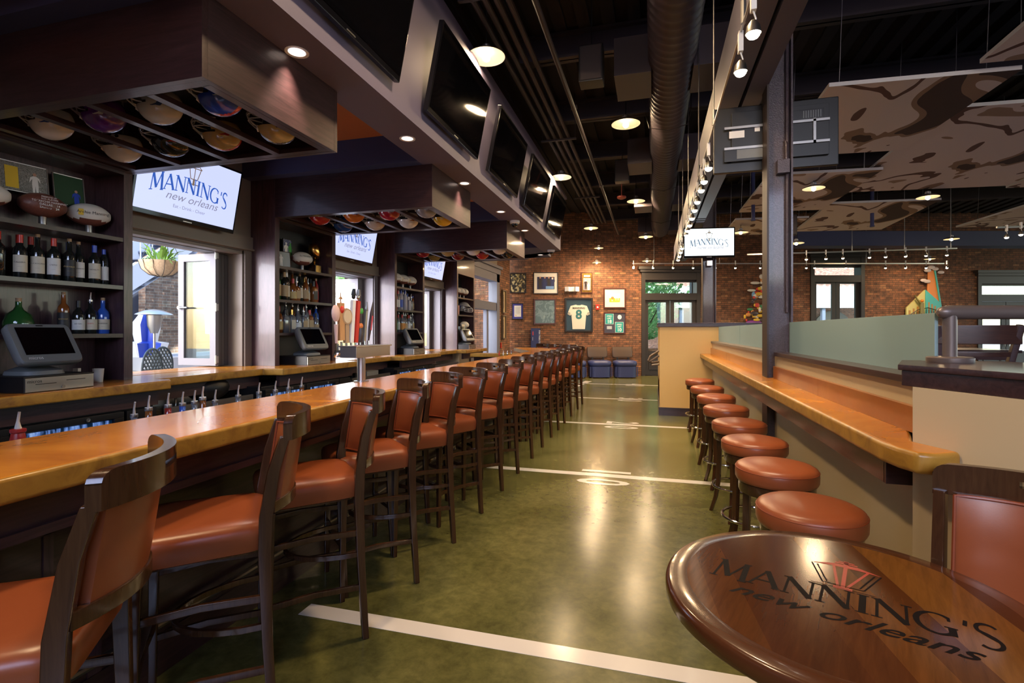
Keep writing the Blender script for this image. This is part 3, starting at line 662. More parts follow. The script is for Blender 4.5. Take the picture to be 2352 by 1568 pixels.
for i, (x, y, z) in enumerate(((-.65, 5.6, 4.35), (-.55, 9.6, 4.4), (2.6, 11.2, 3.55))):
    t = thing('ceiling_speaker', ['black box speaker hung beside the spiral duct', 'smaller looking black box speaker further down the duct', 'black box speaker hung below the ceiling panels in the dining side'][i], 'speaker', (x, y, z))
    obj('cabinet', MB().box(-.13, .13, -.1, .1, -.2, .2), black, t, bevel=.01); obj('grille', MB().box(-.11, .11, -.106, -.1, -.18, .18), pipe_m, t, smooth=0)
    obj('hanger', MB().tube([(0, 0, .2), (0, 0, ZC - z)], .006, 6), black, t)
props(obj('smoke_detector', MB().lathe([(.09, 0), (.09, -.03), (.05, -.05)], 20).tube([(0, 0, 0), (0, 0, ZC - 4.2)], .01, 6), M('detector_red', (.4, .08, .05), .5), loc=(-.62, 10.6, 4.2)), 'round red detector disc hanging near the duct', 'detector')
# soffit downlights and dome cameras
for i, (x, y) in enumerate(((-2.03, 2.55), (-2.03, 3.95), (-2.03, 5.32), (-2.03, 6.72), (-2.03, 8.08), (-2.35, 10.75))):
    t = thing('recessed_downlight', f'small round recessed downlight in the soffit, {ORD[i]} from the camera', 'ceiling light', (x, y, ZS), group='soffit downlights')
    obj('trim_ring', MB().lathe([(.052, 0), (.068, -.004), (.068, .0), (.05, .01)], 24, caps=(0, 0)), white, t)
    obj('lens', MB().lathe([(.05, -.002), (.03, .0), (.001, .001)], 20), M('downlight_lens', (.7, .6, .5), .3, emit=(1, .8, .7), es=1.6), t)
    light('SPOT', 'downlight_beam', (0, 0, -.03), 55, (1, .76, .62), t, .04, rot=(0, 0, 0), spot_size=radians(75), spot_blend=.6)
for i, (x, y) in enumerate(((-2.0, 7.34), (-2.0, 10.16))):
    t = thing('dome_camera', ['white dome security camera under the soffit near the third canopy', 'white dome security camera at the far end of the soffit'][i], 'camera', (x, y, ZS))
    obj('base', MB().lathe([(.075, 0), (.075, -.03), (.06, -.045)], 24), white, t); obj('dome', MB().ball((0, 0, -.045), .05, n=18, m=12), gloss_black, t)
# ---------------------------------------------------------------- bar chairs
def make_chair(name, label, cat, sh=.77, top=1.145, group=None):
    """chair facing local +y, seat height sh, crest top height"""
    t = thing(name, label, cat, group=group); k = sh - .77
    def ring(w, d, r, z, cy=.0, tp=.03):
        out = []
        for x, y, zz in rr(w, d, r, 5, 0, cy, z): out.append((x * (1 + tp * (y / (d / 2))), y * 1.09 - .012, zz))
        return out
    m = MB()
    prof = [(.395, .36, .0), (.425, .40, .008), (.432, .408, .03), (.435, .412, .06), (.432, .409, .078), (.418, .396, .094), (.385, .36, .106), (.30, .28, .113), (.16, .15, .116), (.02, .02, .117)]
    m.loft([ring(w, d, min(.065, w / 2.2, d / 2.2), sh - .105 + z, .015) for w, d, z in prof])
    seat = obj('seat', m, leather, t, smooth=50)
    obj('corner_seam', MB().tube([(-.207, .208, sh - .09), (-.209, .212, sh - .03)], .0022, 6).tube([(.207, .208, sh - .09), (.209, .212, sh - .03)], .0022, 6), thread, seat)
    obj('seat_frame', MB().loft([ring(.37, .34, .04, sh - .115, .015), ring(.37, .34, .04, sh - .10, .015)]), chairwood, t, smooth=30)
    for sx in (-1, 1):
        m = MB()
        secs = [(.212, -.225, 0, .030, .030), (.207, -.205, .35, .033, .036), (.205, -.196, sh - .10, .034, .044), (.204, -.200, sh + .02, .033, .046), (.206, -.225, sh + .18, .031, .040), (.210, -.262, top - .075, .028, .034)]
        m.loft([[(sx * x + a * w / 2, y + b * d / 2, z) for a, b in ((-1, -1), (1, -1), (1, 1), (-1, 1))] for x, y, z, w, d in secs])
        obj('leg', m, chairwood, t, bevel=.004, smooth=30)
        m = MB(); secs = [(.198, .19, 0, .026, .026), (.196, .185, .4, .032, .032), (.194, .18, sh - .11, .038, .038)]
        m.loft([[(sx * x + a * w / 2, y + b * d / 2, z) for a, b in ((-1, -1), (1, -1), (1, 1), (-1, 1))] for x, y, z, w, d in secs])
        obj('leg', m, chairwood, t, bevel=.004, smooth=30)
        f = sh / .77
        for z in (.245 * f, .50 * f): obj('stretcher', MB().bar([(sx * .208, -.21, z), (sx * .203, 0, z + .012), (sx * .197, .187, z)], .018, .026), chairwood, t, bevel=.003)
    f = sh / .77
    obj('foot_rest', MB().bar([(-.196, .186, .30 * f), (0, .196, .30 * f), (.196, .186, .30 * f)], .022, .034), chairwood, t, bevel=.003)
    obj('foot_plate', MB().box(-.15, .15, .185, .211, .317 * f, .320 * f), steel, t, smooth=0)
    arch = [(.205 * cos(a), -.20 + .30 * sin(a), .40 * f) for a in [pi * i / 12 for i in range(13)]]
    obj('bentwood_stretcher', MB().bar(arch, .016, .022), chairwood, t, bevel=.002)
    # back: crest rail, lower rail, padded panel
    def cy(s, z): # back plane y at height z, curved backwards in the middle
        lean = -.225 - .037 * ((z - (sh + .18)) / (top - .075 - sh - .18)) if z > sh + .1 else -.20
        return lean - .085 * (1 - s * s)
    N = 16; cols = [-1, -.985, -.96, -.92, -.87] + [-.75 + 1.5 * i / 12 for i in range(13)] + [.87, .92, .96, .985, 1]; N = len(cols) - 1; zs = [top - .088, top - .062, top - .044, top - .026, top - .008, top]
    P2 = {}; F = []; V = []
    nzz = len(zs)
    for side in (0, 1):
        for i, s in enumerate(cols):
            for j, z in enumerate(zs):
                zz = z - (.030 * (1 - sqrt(max(0, 1 - ((abs(s) - .87) / .13) ** 2))) * (1 if j == 5 else .72) if abs(s) > .87 and j >= 4 else 0)
                P2[side, i, j] = len(V); V.append((s * .226, cy(s, top - .05) + (.015 if side == 0 else -.015), zz))
    cells = {(i, j) for i in range(N) for j in range(nzz - 1) if not (j == 2 and 9 <= i <= 12)}
    for (i, j) in cells:
        F.append((P2[0, i, j], P2[0, i, j + 1], P2[0, i + 1, j + 1], P2[0, i + 1, j])); F.append((P2[1, i, j], P2[1, i + 1, j], P2[1, i + 1, j + 1], P2[1, i, j + 1]))
        for (q, e1, e2) in (((i - 1, j), (i, j), (i, j + 1)), ((i + 1, j), (i + 1, j), (i + 1, j + 1)), ((i, j - 1), (i, j), (i + 1, j)), ((i, j + 1), (i, j + 1), (i + 1, j + 1))):
            if q not in cells: F.append((P2[(0,) + e1], P2[(0,) + e2], P2[(1,) + e2], P2[(1,) + e1]))
    m = MB().add(V, F)
    cr = obj('crest_rail', m, chairwood, t, bevel=.004, smooth=40)
    m = MB(); m.bar([(s * .21, cy(s, sh + .05) - .020, sh + .050) for s in [-1 + i / 5 for i in range(11)]], .020, .042)
    obj('lower_rail', m, chairwood, t, bevel=.004)
    V = []; F = []; W = .176; zb, ztp = sh + .050, top - .082; nz = 8; nx = 12
    def pan(thick, front):
        R = []
        for j in range(nz + 1):
            v = j / nz; z = zb + (ztp - zb) * v
            row = []
            for i in range(nx + 1):
                s = -1 + 2 * i / nx; e = min(1, 4.5 * min((1 - abs(s)), 1.0)) ; e2 = min(1, 5 * min(v, 1 - v)); puff = thick * min(1, (max(0, 1 - s * s) ** .28)) * (max(0, 1 - (2 * v - 1) ** 2) ** .28)
                y = -.212 - .078 * (1 - (s * .85) ** 2) - .035 * v + (puff if front else -.3 * puff) + (.010 if front else -.012)
                row.append((s * W, y, z))
            R.append(row)
        return R
    fr, bk = pan(.022, True), pan(.012, False)
    m = MB()
    for R_, o_ in ((fr, 0), (bk, 1)):
        m.add([p for r in R_ for p in r], [(j * (nx + 1) + i, j * (nx + 1) + i + 1, (j + 1) * (nx + 1) + i + 1, (j + 1) * (nx + 1) + i) for j in range(nz) for i in range(nx)])
    def edge(R_): return R_[0] + [r[-1] for r in R_[1:]] + R_[-1][:-1][::-1] + [r[0] for r in R_[1:-1]][::-1]
    m.loft([edge(fr), edge(bk)], (0, 0))
    p_ = obj('backrest', m, leather, t, smooth=60)
    pe = [(x * 1.0, y + .004, z) for x, y, z in edge(fr)]
    obj('piping', MB().tube(pe, .0045, 6, closed=True), piping, p_)
    return t
chair = make_chair('bar_chair', '', 'bar chair', group='leather bar chairs along the bar')
CH = [(.80, 127), (1.52, 133), (2.125, 136), (2.67, 137), (3.24, 139), (3.826, 152), (4.414, 146), (4.99, 138), (5.629, 143), (6.2, 145), (6.8, 140), (7.35, 146), (7.9, 138), (8.6, 140), (9.4, 142), (10.05, 138)]
for i, (ya, r) in enumerate(CH):
    r = radians(r); fx, fy = -sin(r), cos(r); sx_, sy_ = cos(r), sin(r)
    ax = -1.30 - .005 * ya + (.09 if i == 0 else 0)
    c = (ax + sx_ * .212 + fx * .225, ya + sy_ * .212 + fy * .225, 0)
    lab = f'cognac leather bar chair turned to the bar, {ORD[i]} in the row from the camera'
    if i == 0: chair.location = c; chair.rotation_euler = (0, 0, r); chair['label'] = lab
    else: dup(chair, c, r, lab)
for i, (x, y) in enumerate(((-1.94, 11.02), (-2.32, 11.46), (-2.71, 11.87))):
    dup(chair, (x, y, 0), radians(150), f'bar chair behind the far end of the bar, {ORD[i]} from the aisle', group='bar chairs behind the far bar end')
# chair at the round table: same family, lower seat
c = make_chair('dining_chair', 'cognac leather chair with dark wood frame drawn up to the round logo table', 'chair', .47, 1.061)
TC = (.455, 1.445)
c.location = (.802, 1.434, 0); c.rotation_euler = (0, 0, radians(139.5))
# ---------------------------------------------------------------- round stools
def make_stool():
    t = thing('round_stool', '', 'bar stool', group='round leather stools under the ledge')
    s = obj('seat', MB().lathe([(.17, .655), (.192, .66), (.199, .675), (.2, .70), (.199, .722), (.193, .736), (.175, .746), (.13, .756), (.07, .761), (.01, .762)], 40), leather, t, smooth=60)
    obj('piping', MB().tube([(.1975 * cos(a), .1975 * sin(a), .724) for a in [2 * pi * i / 40 for i in range(40)]], .003, 6, closed=True), piping, s)
    obj('seat_ring', MB().lathe([(.165, .60), (.18, .60), (.184, .61), (.184, .655), (.15, .656)], 40), chairwood, t, smooth=40)
    for i in range(4):
        a = pi / 4 + pi / 2 * i; m = MB(); R = []
        for z, r, w in ((.655, .150, .036), (.45, .152, .034), (.25, .158, .031), (.12, .178, .028), (0, .215, .026)):
            R.append([((r + b * w / 2) * cos(a) - c2 * w / 2 * sin(a), (r + b * w / 2) * sin(a) + c2 * w / 2 * cos(a), z) for b, c2 in ((-1, -1), (1, -1), (1, 1), (-1, 1))])
        m.loft(R); obj('leg', m, chairwood, t, bevel=.003, smooth=40)
    obj('foot_ring', MB().tube([(.193 * cos(a), .193 * sin(a), .24) for a in [2 * pi * i / 36 for i in range(36)]], .010, 10, closed=True), chrome, t)
    return t
stool = make_stool()
for i, (x, y) in enumerate(((.614, 2.31), (.627, 2.956), (.635, 3.61), (.648, 4.30), (.655, 5.10), (.665, 5.95), (.66, 6.86), (.655, 7.85))):
    lab = f'round cognac leather stool tucked under the ledge, {ORD[i]} from the table end'
    if i == 0: stool.location = (x, y, 0); stool['label'] = lab
    else: dup(stool, (x, y, 0), radians([0, 14, -8, 20, 5, -15, 9, 0][i]), lab)
# ---------------------------------------------------------------- round table with emblem
tab_m = M('varnished_table', (.10, .035, .012), .15, spec=.22); n_, l_, b_ = nodes(tab_m)
mp_ = coords(tab_m, (1, 1, 1), (0, 0, radians(-25))); sp_ = n_.new('ShaderNodeSeparateXYZ'); l_.new(mp_.outputs[0], sp_.inputs[0])
mu = n_.new('ShaderNodeMath'); mu.operation = 'MULTIPLY'; mu.inputs[1].default_value = 1 / .085; l_.new(sp_.outputs[0], mu.inputs[0])
fl = n_.new('ShaderNodeMath'); fl.operation = 'FLOOR'; l_.new(mu.outputs[0], fl.inputs[0])
wn = n_.new('ShaderNodeTexWhiteNoise'); wn.noise_dimensions = '1D'; l_.new(fl.outputs[0], wn.inputs['W'])
r_ = ramp(tab_m, wn.outputs[0], [(0, (.060, .018, .006)), (.5, (.105, .036, .009)), (1, (.155, .062, .013))])
mp2 = coords(tab_m, (20, 2, 2), (0, 0, radians(-25))); nz_ = noise(tab_m, mp2, 3, 6, .6, .5); r2_ = ramp(tab_m, nz_.outputs[0], [(.3, (.75, .75, .75)), (.7, (1.15, 1.15, 1.15))])
mx_ = n_.new('ShaderNodeMix'); mx_.data_type = 'RGBA'; mx_.blend_type = 'MULTIPLY'; mx_.inputs[0].default_value = 1
l_.new(r_.outputs[0], mx_.inputs[6]); l_.new(r2_.outputs[0], mx_.inputs[7]); l_.new(mx_.outputs[2], b_.inputs['Base Color'])
rim_m = M('varnished_rim', (.075, .024, .008), .2, coat=.4)
ink = M('black_ink', (.010, .008, .008), .5, spec=.03); ink_r = M('red_ink', (.36, .05, .035), .35, spec=.3)
t = thing('round_table', 'round varnished wooden table with black lettering and a red lamp emblem', 'table', (*TC, 0)); t.scale = (.943, .943, 1.0533)
R = .448
m = MB().lathe([(R - .02, .703), (R - .006, .706), (R, .712), (R, .738), (R - .004, .746), (R - .012, .75), (R - .06, .7502)], 96, caps=(1, 0)); 
obj('table_edge', m, rim_m, t, smooth=50)
m = MB().lathe([(R - .06, .7495), (R - .06, .7503)], 96)
tr = radians(-20.5) + 0
serif(m, .63, .105, 0, -.075, .7506, 1, True)
n0 = 0
tt = obj('table_top', m, [tab_m, ink], t, smooth=0, rz=tr)
# emblem
def ln2(m, a, b, w=.0022, z=.7507, mi=0):
    a, b = Vector(a), Vector(b); d = (b - a).normalized(); n = Vector((-d.y, d.x)) * w
    m.add([(p.x, p.y, z) for p in (a + n, a - n, b - n, b + n)], [(0, 1, 2, 3)], mi)
m = MB()
for q in (((-.085, .175), (-.048, .055)), ((.085, .175), (.048, .055)), ((-.048, .055), (.048, .055)), ((-.07, .17), (-.038, .062)), ((.07, .17), (.038, .062))): ln2(m, *q, w=.002, mi=1)
m.add([(-.085, .178, .7508), (-.03, .205, .7508), (.03, .205, .7508), (.085, .178, .7508), (.03, .185, .7508), (-.03, .185, .7508)], [(0, 5, 1), (5, 4, 2, 1), (4, 3, 2)], 0)
ln2(m, (0, .185), (0, .045), .005); ln2(m, (-.03, .19), (-.012, .05), .0035); ln2(m, (0, .205), (0, .235), .006); ln2(m, (-.028, .215), (.028, .215), .004); ln2(m, (-.02, .226), (.02, .226), .003); ln2(m, (-.022, .04), (.022, .04), .007); ln2(m, (-.075, .038), (.075, .038), .0012, mi=1)
ln2(m, (.055, .185), (.01, .05), .0035)
obj('lamp_emblem', m, [ink_r, ink], t, smooth=0, rz=tr)
m = MB().text('new orleans', .082, 0, -.155, .7507, 0, flat=True, shear=.5, sx=1.25, off=.0008)
obj('script_lettering', m, ink, t, smooth=0, rz=tr)
obj('pedestal', MB().lathe([(.045, .03), (.04, .08), (.035, .6), (.06, .69), (.2, .70)], 24), black, t); obj('base', MB().lathe([(.27, 0), (.27, .015), (.06, .04)], 32), black, t)
# ---------------------------------------------------------------- blue skirted lounge chairs by the back wall
blue_l = M('blue_leather', (.035, .045, .13), .38); brn_l = M('brown_leather', (.075, .045, .028), .36)
t = thing('lounge_chair', '', 'lounge chair', group='blue lounge chairs by the brick wall')
obj('base', MB().loft([rr(.66, .58, .16, 6, 0, 0, z) if z > .02 else rr(.64, .56, .16, 6, 0, 0, z) for z in (.03, .10, .36)]), blue_l, t, smooth=40)
obj('seat', MB().loft([rr(w, d, .2, 6, 0, 0, z) for w, d, z in ((.66, .58, .37), (.70, .62, .39), (.71, .63, .46), (.68, .60, .51), (.55, .46, .535), (.42, .42, .54))]), blue_l, t, smooth=60)
m = MB()
for a in (-.33, .33): m.box(a - .012, a + .012, -.30, -.27, .05, .35)
obj('skirt_pleat', m, blue_l, t)
obj('backrest', MB().at(0, .27, 0, rx=radians(-8)).loft([rr(w, .10, .045, 5, 0, 0, z) for w, z in ((.52, .60), (.62, .615), (.645, .66), (.66, .80), (.65, .93), (.60, .945))]), brn_l, t, smooth=50)
obj('back_stem', MB().box(-.2, -.15, .25, .29, .3, .62).box(.15, .2, .25, .29, .3, .62), black, t)
for a in (-.26, .26):
    for b in (-.22, .22): obj('foot', MB().at(a, b, 0).lathe([(.025, 0), (.03, .04)], 12), chairwood, t)
def bw(lat, z=0, off=0): return (CY * lat - SY * (D - off), SY * lat + CY * (D - off), z)
t.location = bw(3.52, 0, .55); t.rotation_euler = (0, 0, YAW); t['label'] = 'blue leather lounge chair by the brick wall next to the glass door'
dup(t, bw(2.73, 0, .55), YAW + .02, 'blue leather lounge chair in the middle of the three by the brick wall')
dup(t, bw(1.95, 0, .6), YAW - .05, 'blue leather lounge chair partly behind the last bar chair')
# ---------------------------------------------------------------- beer tap tower
t = thing('tap_tower', 'brushed steel beer tap tower standing on the inner edge of the bar', 'beer tap tower', (-2.12, 3.38, 1.07))
obj('column', MB().lathe([(.055, 0), (.055, .006), (.031, .008), (.031, .19)], 28), steel, t)
obj('tap_box', MB().box(-.075, .06, -.16, .33, .185, .265).box(-.085, .07, -.17, .34, .262, .272), steel, t, bevel=.003)
obj('drip_ledge', MB().box(-.11, -.075, -.15, .32, .19, .20), steel, t)
TH = [('pale oval paddle', M('tap_pink', (.65, .45, .40), .4), 0), ('tan wooden paddle with fleur top', grain('tap_wood', (.45, .22, .08), (.55, .30, .12), .4, 'z'), 1), ('round log slice', M('tap_log', (.42, .28, .16), .6), 2), ('tall white paddle', white, 3), ('tall red paddle with white lettering', red, 4), ('dark twisted handle with orange knob', M('tap_dark', (.05, .03, .02), .4), 5), ('silver blade handle', steel, 6), ('black and red feather handle', M('tap_black', (.04, .02, .03), .3), 7)]
for i, (lb, mt, kd) in enumerate(TH):
    yy = -.13 + .062 * i
    tp = obj('tap', MB().tube([(-.075, yy, .23), (-.13, yy, .23), (-.145, yy, .19)], .011, 10).tube([(-.12, yy, .23), (-.125, yy, .30)], .009, 10), chrome, t)
    m = MB(); lean = -.04 + .012 * i
    base = Vector((-.125, yy, .29))
    if kd == 0: m.at(*base, rx=-lean).tube([(0, 0, 0), (0, 0, .14)], [.010, .016], 10).ball((0, 0, .22), .06, sx=.35, sy=.75, sz=1.1)
    elif kd == 1: m.at(*base, rx=-lean).box(-.012, .012, -.03, .03, .02, .30).ball((0, 0, .25), .035, mi=1, sx=.6).add([], []).tube([(0, 0, .30), (0, 0, .38)], [.006, .003]).tube([(0, -.02, .33), (0, 0, .345), (0, .02, .33)], .005)
    elif kd == 2:
        m.at(*base, rx=-lean).box(-.012, .012, -.022, .022, .0, .14); m.T = m.T @ Matrix.Translation((0, 0, .20)) @ Matrix.Rotation(pi / 2, 4, 'Y'); m.lathe([(.062, -.014), (.065, 0), (.062, .014)], 24); m.lathe([(.05, .0145), (.05, .016)], 24, mi=1)
    elif kd in (3, 4): m.at(*base, rx=-lean - .1).box(-.012, .012, -.02, .02, .0, .33).ball((0, 0, .36), .022, sx=.5, mi=1).tube([(0, 0, .37), (0, 0, .42)], [.02, .012], mi=1)
    elif kd == 5: m.at(*base, rx=-lean).tube([(0, 0, 0), (.008, 0, .08), (-.006, .006, .16), (0, 0, .30)], [.012, .022, .014, .010]).ball((0, 0, .13), .026, mi=1, n=8, m=5).ball((0, .01, .25), .03, mi=2, n=7, m=4, sx=.5)
    elif kd == 6: m.at(*base, rx=-lean - .1).box(-.006, .006, -.014, .014, 0, .27).tube([(0, 0, .26), (0, 0, .33)], [.014, .003])
    else: m.at(*base, rx=-lean - .16).tube([(0, 0, 0), (0, 0, .12), (0, 0, .24), (0, 0, .34)], [.008, .022, .020, .002], flat=.5).tube([(.012, 0, .1), (.012, 0, .22)], .007, mi=1)
    if kd == 4:
        m2 = MB()
    hmats = [mt, [white, red, M('tap_cream', (.6, .5, .35), .5), black, steel, M('tap_orange', (.6, .18, .04), .4), white, red][kd], green_l]
    h = obj('tap_handle', m, hmats, tp); h['label'] = lb + ' tap handle'
# ---------------------------------------------------------------- cash registers on drawers
def make_register(detail):
    t = thing('cash_drawer', '', 'cash drawer', group='cash drawers on the back counter')
    obj('drawer_body', MB().box(-.41, 0, -.21, .21, 0, .095).box(-.415, .003, -.213, .213, .092, .10), black, t, bevel=.003)
    m = MB().box(0, .006, -.205, .205, .006, .09); m.box(.0061, .007, -.15, -.03, .048, .052, 1).box(.0061, .007, .03, .15, .060, .064, 1)
    fr = obj('drawer_front', m, [steel, black], t, smooth=0)
    m = MB(); m.T = Matrix.Rotation(pi / 2, 4, 'Z'); m.text('micros', .030, -.155, .060, -.0075, 0); obj('drawer_lettering', m, black, fr, smooth=0)
    m = MB(); m.T = Matrix.Translation((.006, .01, .022)) @ Matrix.Rotation(pi / 2, 4, 'Y'); m.lathe([(.011, 0), (.011, .005), (.004, .005)], 14); obj('lock', m, steel_d, fr)
    t2 = thing('register_terminal', '', 'register', group='touchscreen registers')
    obj('stand', MB().loft([rr(.26, .26, .08, 4, -.2, 0, 0), rr(.25, .25, .08, 4, -.2, 0, .025), rr(.13, .15, .05, 4, -.21, 0, .05)]).tube([(-.22, 0, .04), (-.17, 0, .14)], [.05, .045], 14), grey_pl, t2, bevel=.002)
    m = MB(); T = Matrix.Translation((-.10, 0, .205)) @ Matrix.Rotation(pi / 2, 4, 'Z') @ Matrix.Rotation(radians(-30), 4, 'X'); m.T = T
    R_ = []
    for w_, h_, y_ in ((.36, .275, 0), (.375, .29, .012), (.37, .285, .05), (.28, .17, .115), (.22, .11, .13)):
        R_.append([(x, y_, z) for x, z, _ in rr(w_, h_, .035, 4)])
    m.loft(R_); hd = obj('screen_housing', m, grey_pl, t2, smooth=45)
    m = MB(); m.T = T; m.box(-.145, .145, -.003, .0, -.085, .112); obj('screen', m, screen_off, hd, smooth=0)
    m = MB(); m.T = T; m.box(-.02, .02, -.002, 0, .122, .130, 0); m.text('micros', .030, -.10, -.118, -.002, 1); obj('marking', m, [black, white], hd, smooth=0)
    m = MB().box(-.02, .02, -.04, .04, 0, .06)
    return t, t2
dr, te = make_register(True)
RG = [(-3.685, 2.375), (-3.70, 5.02), (-3.70, 7.62), (-3.70, 10.15)]
for i, (x, y) in enumerate(RG):
    l1, l2 = f'steel-fronted black cash drawer on the back counter, {CABN[i]} from the camera', f'grey touchscreen register on a cash drawer at the {CABN[i]} cabinet'
    rz_ = radians(4 if i == 0 else 0)
    if i == 0: dr.location = (x, y, 1.07); te.location = (x, y - .01, 1.17); dr['label'] = l1; te['label'] = l2; dr.rotation_euler.z = te.rotation_euler.z = rz_
    else: dup(dr, (x, y, 1.07), rz_, l1); dup(te, (x, y + .02, 1.17), radians(-8), l2)
m = MB().box(-.03, .03, -.02, .02, 0, .07).box(-.04, .0, -.015, .015, .05, .11); props(obj('napkin_holder', m, paper, loc=(-4.03, 2.72, 1.07), rz=.3, bevel=.004), 'folded papers standing by the near cabinet side', 'papers')
props(obj('paper_cup', MB().lathe([(.028, 0), (.036, .1), (.034, .1), (.027, .004)], 18), paper, loc=(-3.99, 2.82, 1.07)), 'white paper cup of packets in the near cabinet corner', 'cup')
# ---------------------------------------------------------------- helmets
def helmet_mesh():
    sh = MB(); N, Mm = 28, 16; V = []; F = []
    for i in range(Mm + 1):
        th = radians(3 + 122 * i / Mm)
        for k in range(N):
            a = 2 * pi * k / N; V.append((.112 * sin(th) * cos(a), .140 * sin(th) * sin(a) * (1.0), .125 * cos(th)))
    for i in range(Mm):
        for k in range(N):
            a = 2 * pi * (k + .5) / N; th = radians(3 + 122 * (i + .5) / Mm); y = .14 * sin(th) * sin(a); x = .112 * sin(th) * cos(a); z = .125 * cos(th)
            if y > .045 and z < .018 and abs(x) < .105: continue
            if z < -.03 and y > -.02 and False: continue
            F.append(((i * N + k), (i * N + (k + 1) % N), ((i + 1) * N + (k + 1) % N), ((i + 1) * N + k)))
    for f in F:
        x = sum(V[q][0] for q in f) / 4; sh.m.append(1 if abs(x) < .017 else 0)
    mi = sh.m; sh.m = []; sh.add(V, F); sh.m = mi; sh.add([V[k] for k in range(N)], [tuple(range(N))], 1); sh.keep = True
    return sh
hm = helmet_mesh()
def make_helmet():
    t = thing('football_helmet', '', 'helmet', group='football helmets')
    H = M('helmet_shell', (.6, .6, .6), .12, coat=.6); H2 = M('helmet_stripe', (.6, .6, .6), .15, coat=.6); H3 = M('helmet_emblem', (.6, .6, .6), .2); H4 = M('helmet_cage', (.6, .6, .6), .25)
    s = obj('shell', hm, [H, H2], t, solid=.006, smooth=50)
    obj('padding', MB().ball((0, -.01, -.01), .103, sx=.95, sy=1.15, sz=.95, n=16, m=10), M('helmet_padding', (.02, .02, .022), .8), t)
    obj('front_label', MB().loft([[(.035 * cos(a), .137 + .003 * q, .035 + .016 * sin(a)) for a in [2 * pi * i / 12 for i in range(12)]] for q in (0, 1)]).box(-.03, .03, .131, .145, .018, .045), white, s)
    for sx in (-1, 1):
        m = MB(); m.T = Matrix.Translation((sx * .1125, -.03, .015)) @ Matrix.Rotation(sx * pi / 2, 4, 'Y'); m.add([(.035 * cos(a) * (1 + .25 * cos(3 * a)), .045 * sin(a), .0) for a in [2 * pi * i / 16 for i in range(16)]], [tuple(range(16))])
        m.add([(.035 * cos(a) * (1 + .25 * cos(3 * a)), .045 * sin(a), -.012) for a in [2 * pi * i / 16 for i in range(16)]], [(i, (i + 1) % 16, (i + 1) % 16 - 16, i - 16) for i in range(0)])
        obj('emblem', m, H3, s, smooth=0)
        m = MB(); m.T = Matrix.Translation((sx * .1, .01, -.055)) @ Matrix.Rotation(pi / 2, 4, 'Y'); m.lathe([(.014, -.012), (.014, .012)], 12); obj('ear_hole', m, black, s)
    m = MB()
    for z, ext in ((-.02, .205), (-.055, .215), (-.095, .20)):
        m.tube([(-.108, .03, z + .01), (-.1, .11, z), (-.06, ext - .02, z), (0, ext, z), (.06, ext - .02, z), (.1, .11, z), (.108, .03, z + .01)], .005, 7)
    for x in (-.035, .035): m.tube([(x, .14, .03), (x, .2, -.02), (x, .212, -.055), (x, .198, -.095)], .005, 7)
    for x in (-.1, .1): m.tube([(x, .11, -.02), (x, .115, -.055), (x, .11, -.095)], .005, 7)
    obj('face_mask', m, H4, t)
    obj('hanger_rod', MB().tube([(0, 0, -.05), (0, 0, -.40)], .008, 8).lathe([(.03, -.402), (.03, -.395)], 12), steel_d, t)
    return t
hel = make_helmet()
def colours(c, i):
    return {k: M(f'{k}_{i}', v, .12 if 'shell' in k else .25, coat=.5) for k, v in zip(('helmet_shell', 'helmet_stripe', 'helmet_emblem', 'helmet_cage'), c)}
WH, GY, BK = (.7, .7, .7), (.4, .4, .42), (.015, .015, .02)
HC = {'blue and red': ((.02, .05, .35), (.5, .02, .02), WH, WH), 'gold': ((.42, .30, .12), BK, BK, GY), 'silver': ((.42, .42, .40), (.42, .42, .40), (.05, .08, .2), WH), 'red-gold': ((.38, .26, .10), (.45, .03, .02), (.45, .03, .02), GY),
      'purple': ((.10, .02, .20), (.10, .02, .20), WH, (.3, .25, .35)), 'black': ((.012, .012, .014), BK, (.45, .03, .02), GY), 'plain white': (WH, WH, (.03, .08, .4), WH), 'white and aqua': (WH, WH, (.5, .2, .05), GY),
      'red': ((.45, .02, .02), (.45, .02, .02), WH, WH), 'bright blue': ((.02, .10, .50), (.02, .10, .50), (.6, .2, .03), WH), 'orange': ((.6, .15, .02), (.6, .15, .02), (.03, .07, .3), WH), 'white and brown': ((.62, .55, .48), (.62, .55, .48), (.3, .1, .03), GY), 'crimson': ((.35, .01, .03), (.35, .01, .03), WH, WH),
      'white and orange': (WH, WH, (.6, .2, .03), WH), 'chrome grey': ((.25, .25, .27), (.25, .25, .27), WH, WH), 'yellow': ((.65, .38, .02), (.65, .38, .02), (.1, .02, .2), (.25, .2, .35)), 'maroon': ((.22, .01, .02), WH, WH, BK), 'olive gold': ((.32, .27, .10), BK, BK, WH)}
SETS = [['blue and red', 'gold', 'silver', 'red-gold', 'purple', 'black', 'plain white', 'white and aqua'], ['chrome grey', 'yellow', 'crimson', 'white and orange', 'orange', 'white and brown', 'red', 'bright blue'], ['white and brown', 'black', 'white and orange', 'red', 'gold', 'maroon', 'crimson', 'olive gold']]
hc_m = {k: colours(v, k.replace(' ', '_')) for k, v in HC.items()}
first = True
for k in range(3):
    y0 = 1.96 + 2.65 * k
    for j, cn in enumerate(SETS[k]):
        bay, row = j // 2, j % 2
        x = -2.31 - .435 * bay; y = y0 + (.32 if row == 0 else .76)
        lab = f'{cn} football helmet hung upside down in the {CABN[k]} canopy, {CABN[bay]} bay, {"front" if row == 0 else "rear"} row'
        h = dup(hel, (x, y, 2.752), None, lab, rot=(pi, 0, radians(-62 + (8 if row else -6))), swap=hc_m[cn], group=f'helmets in the {CABN[k]} canopy')
        h.scale = (.82,) * 3
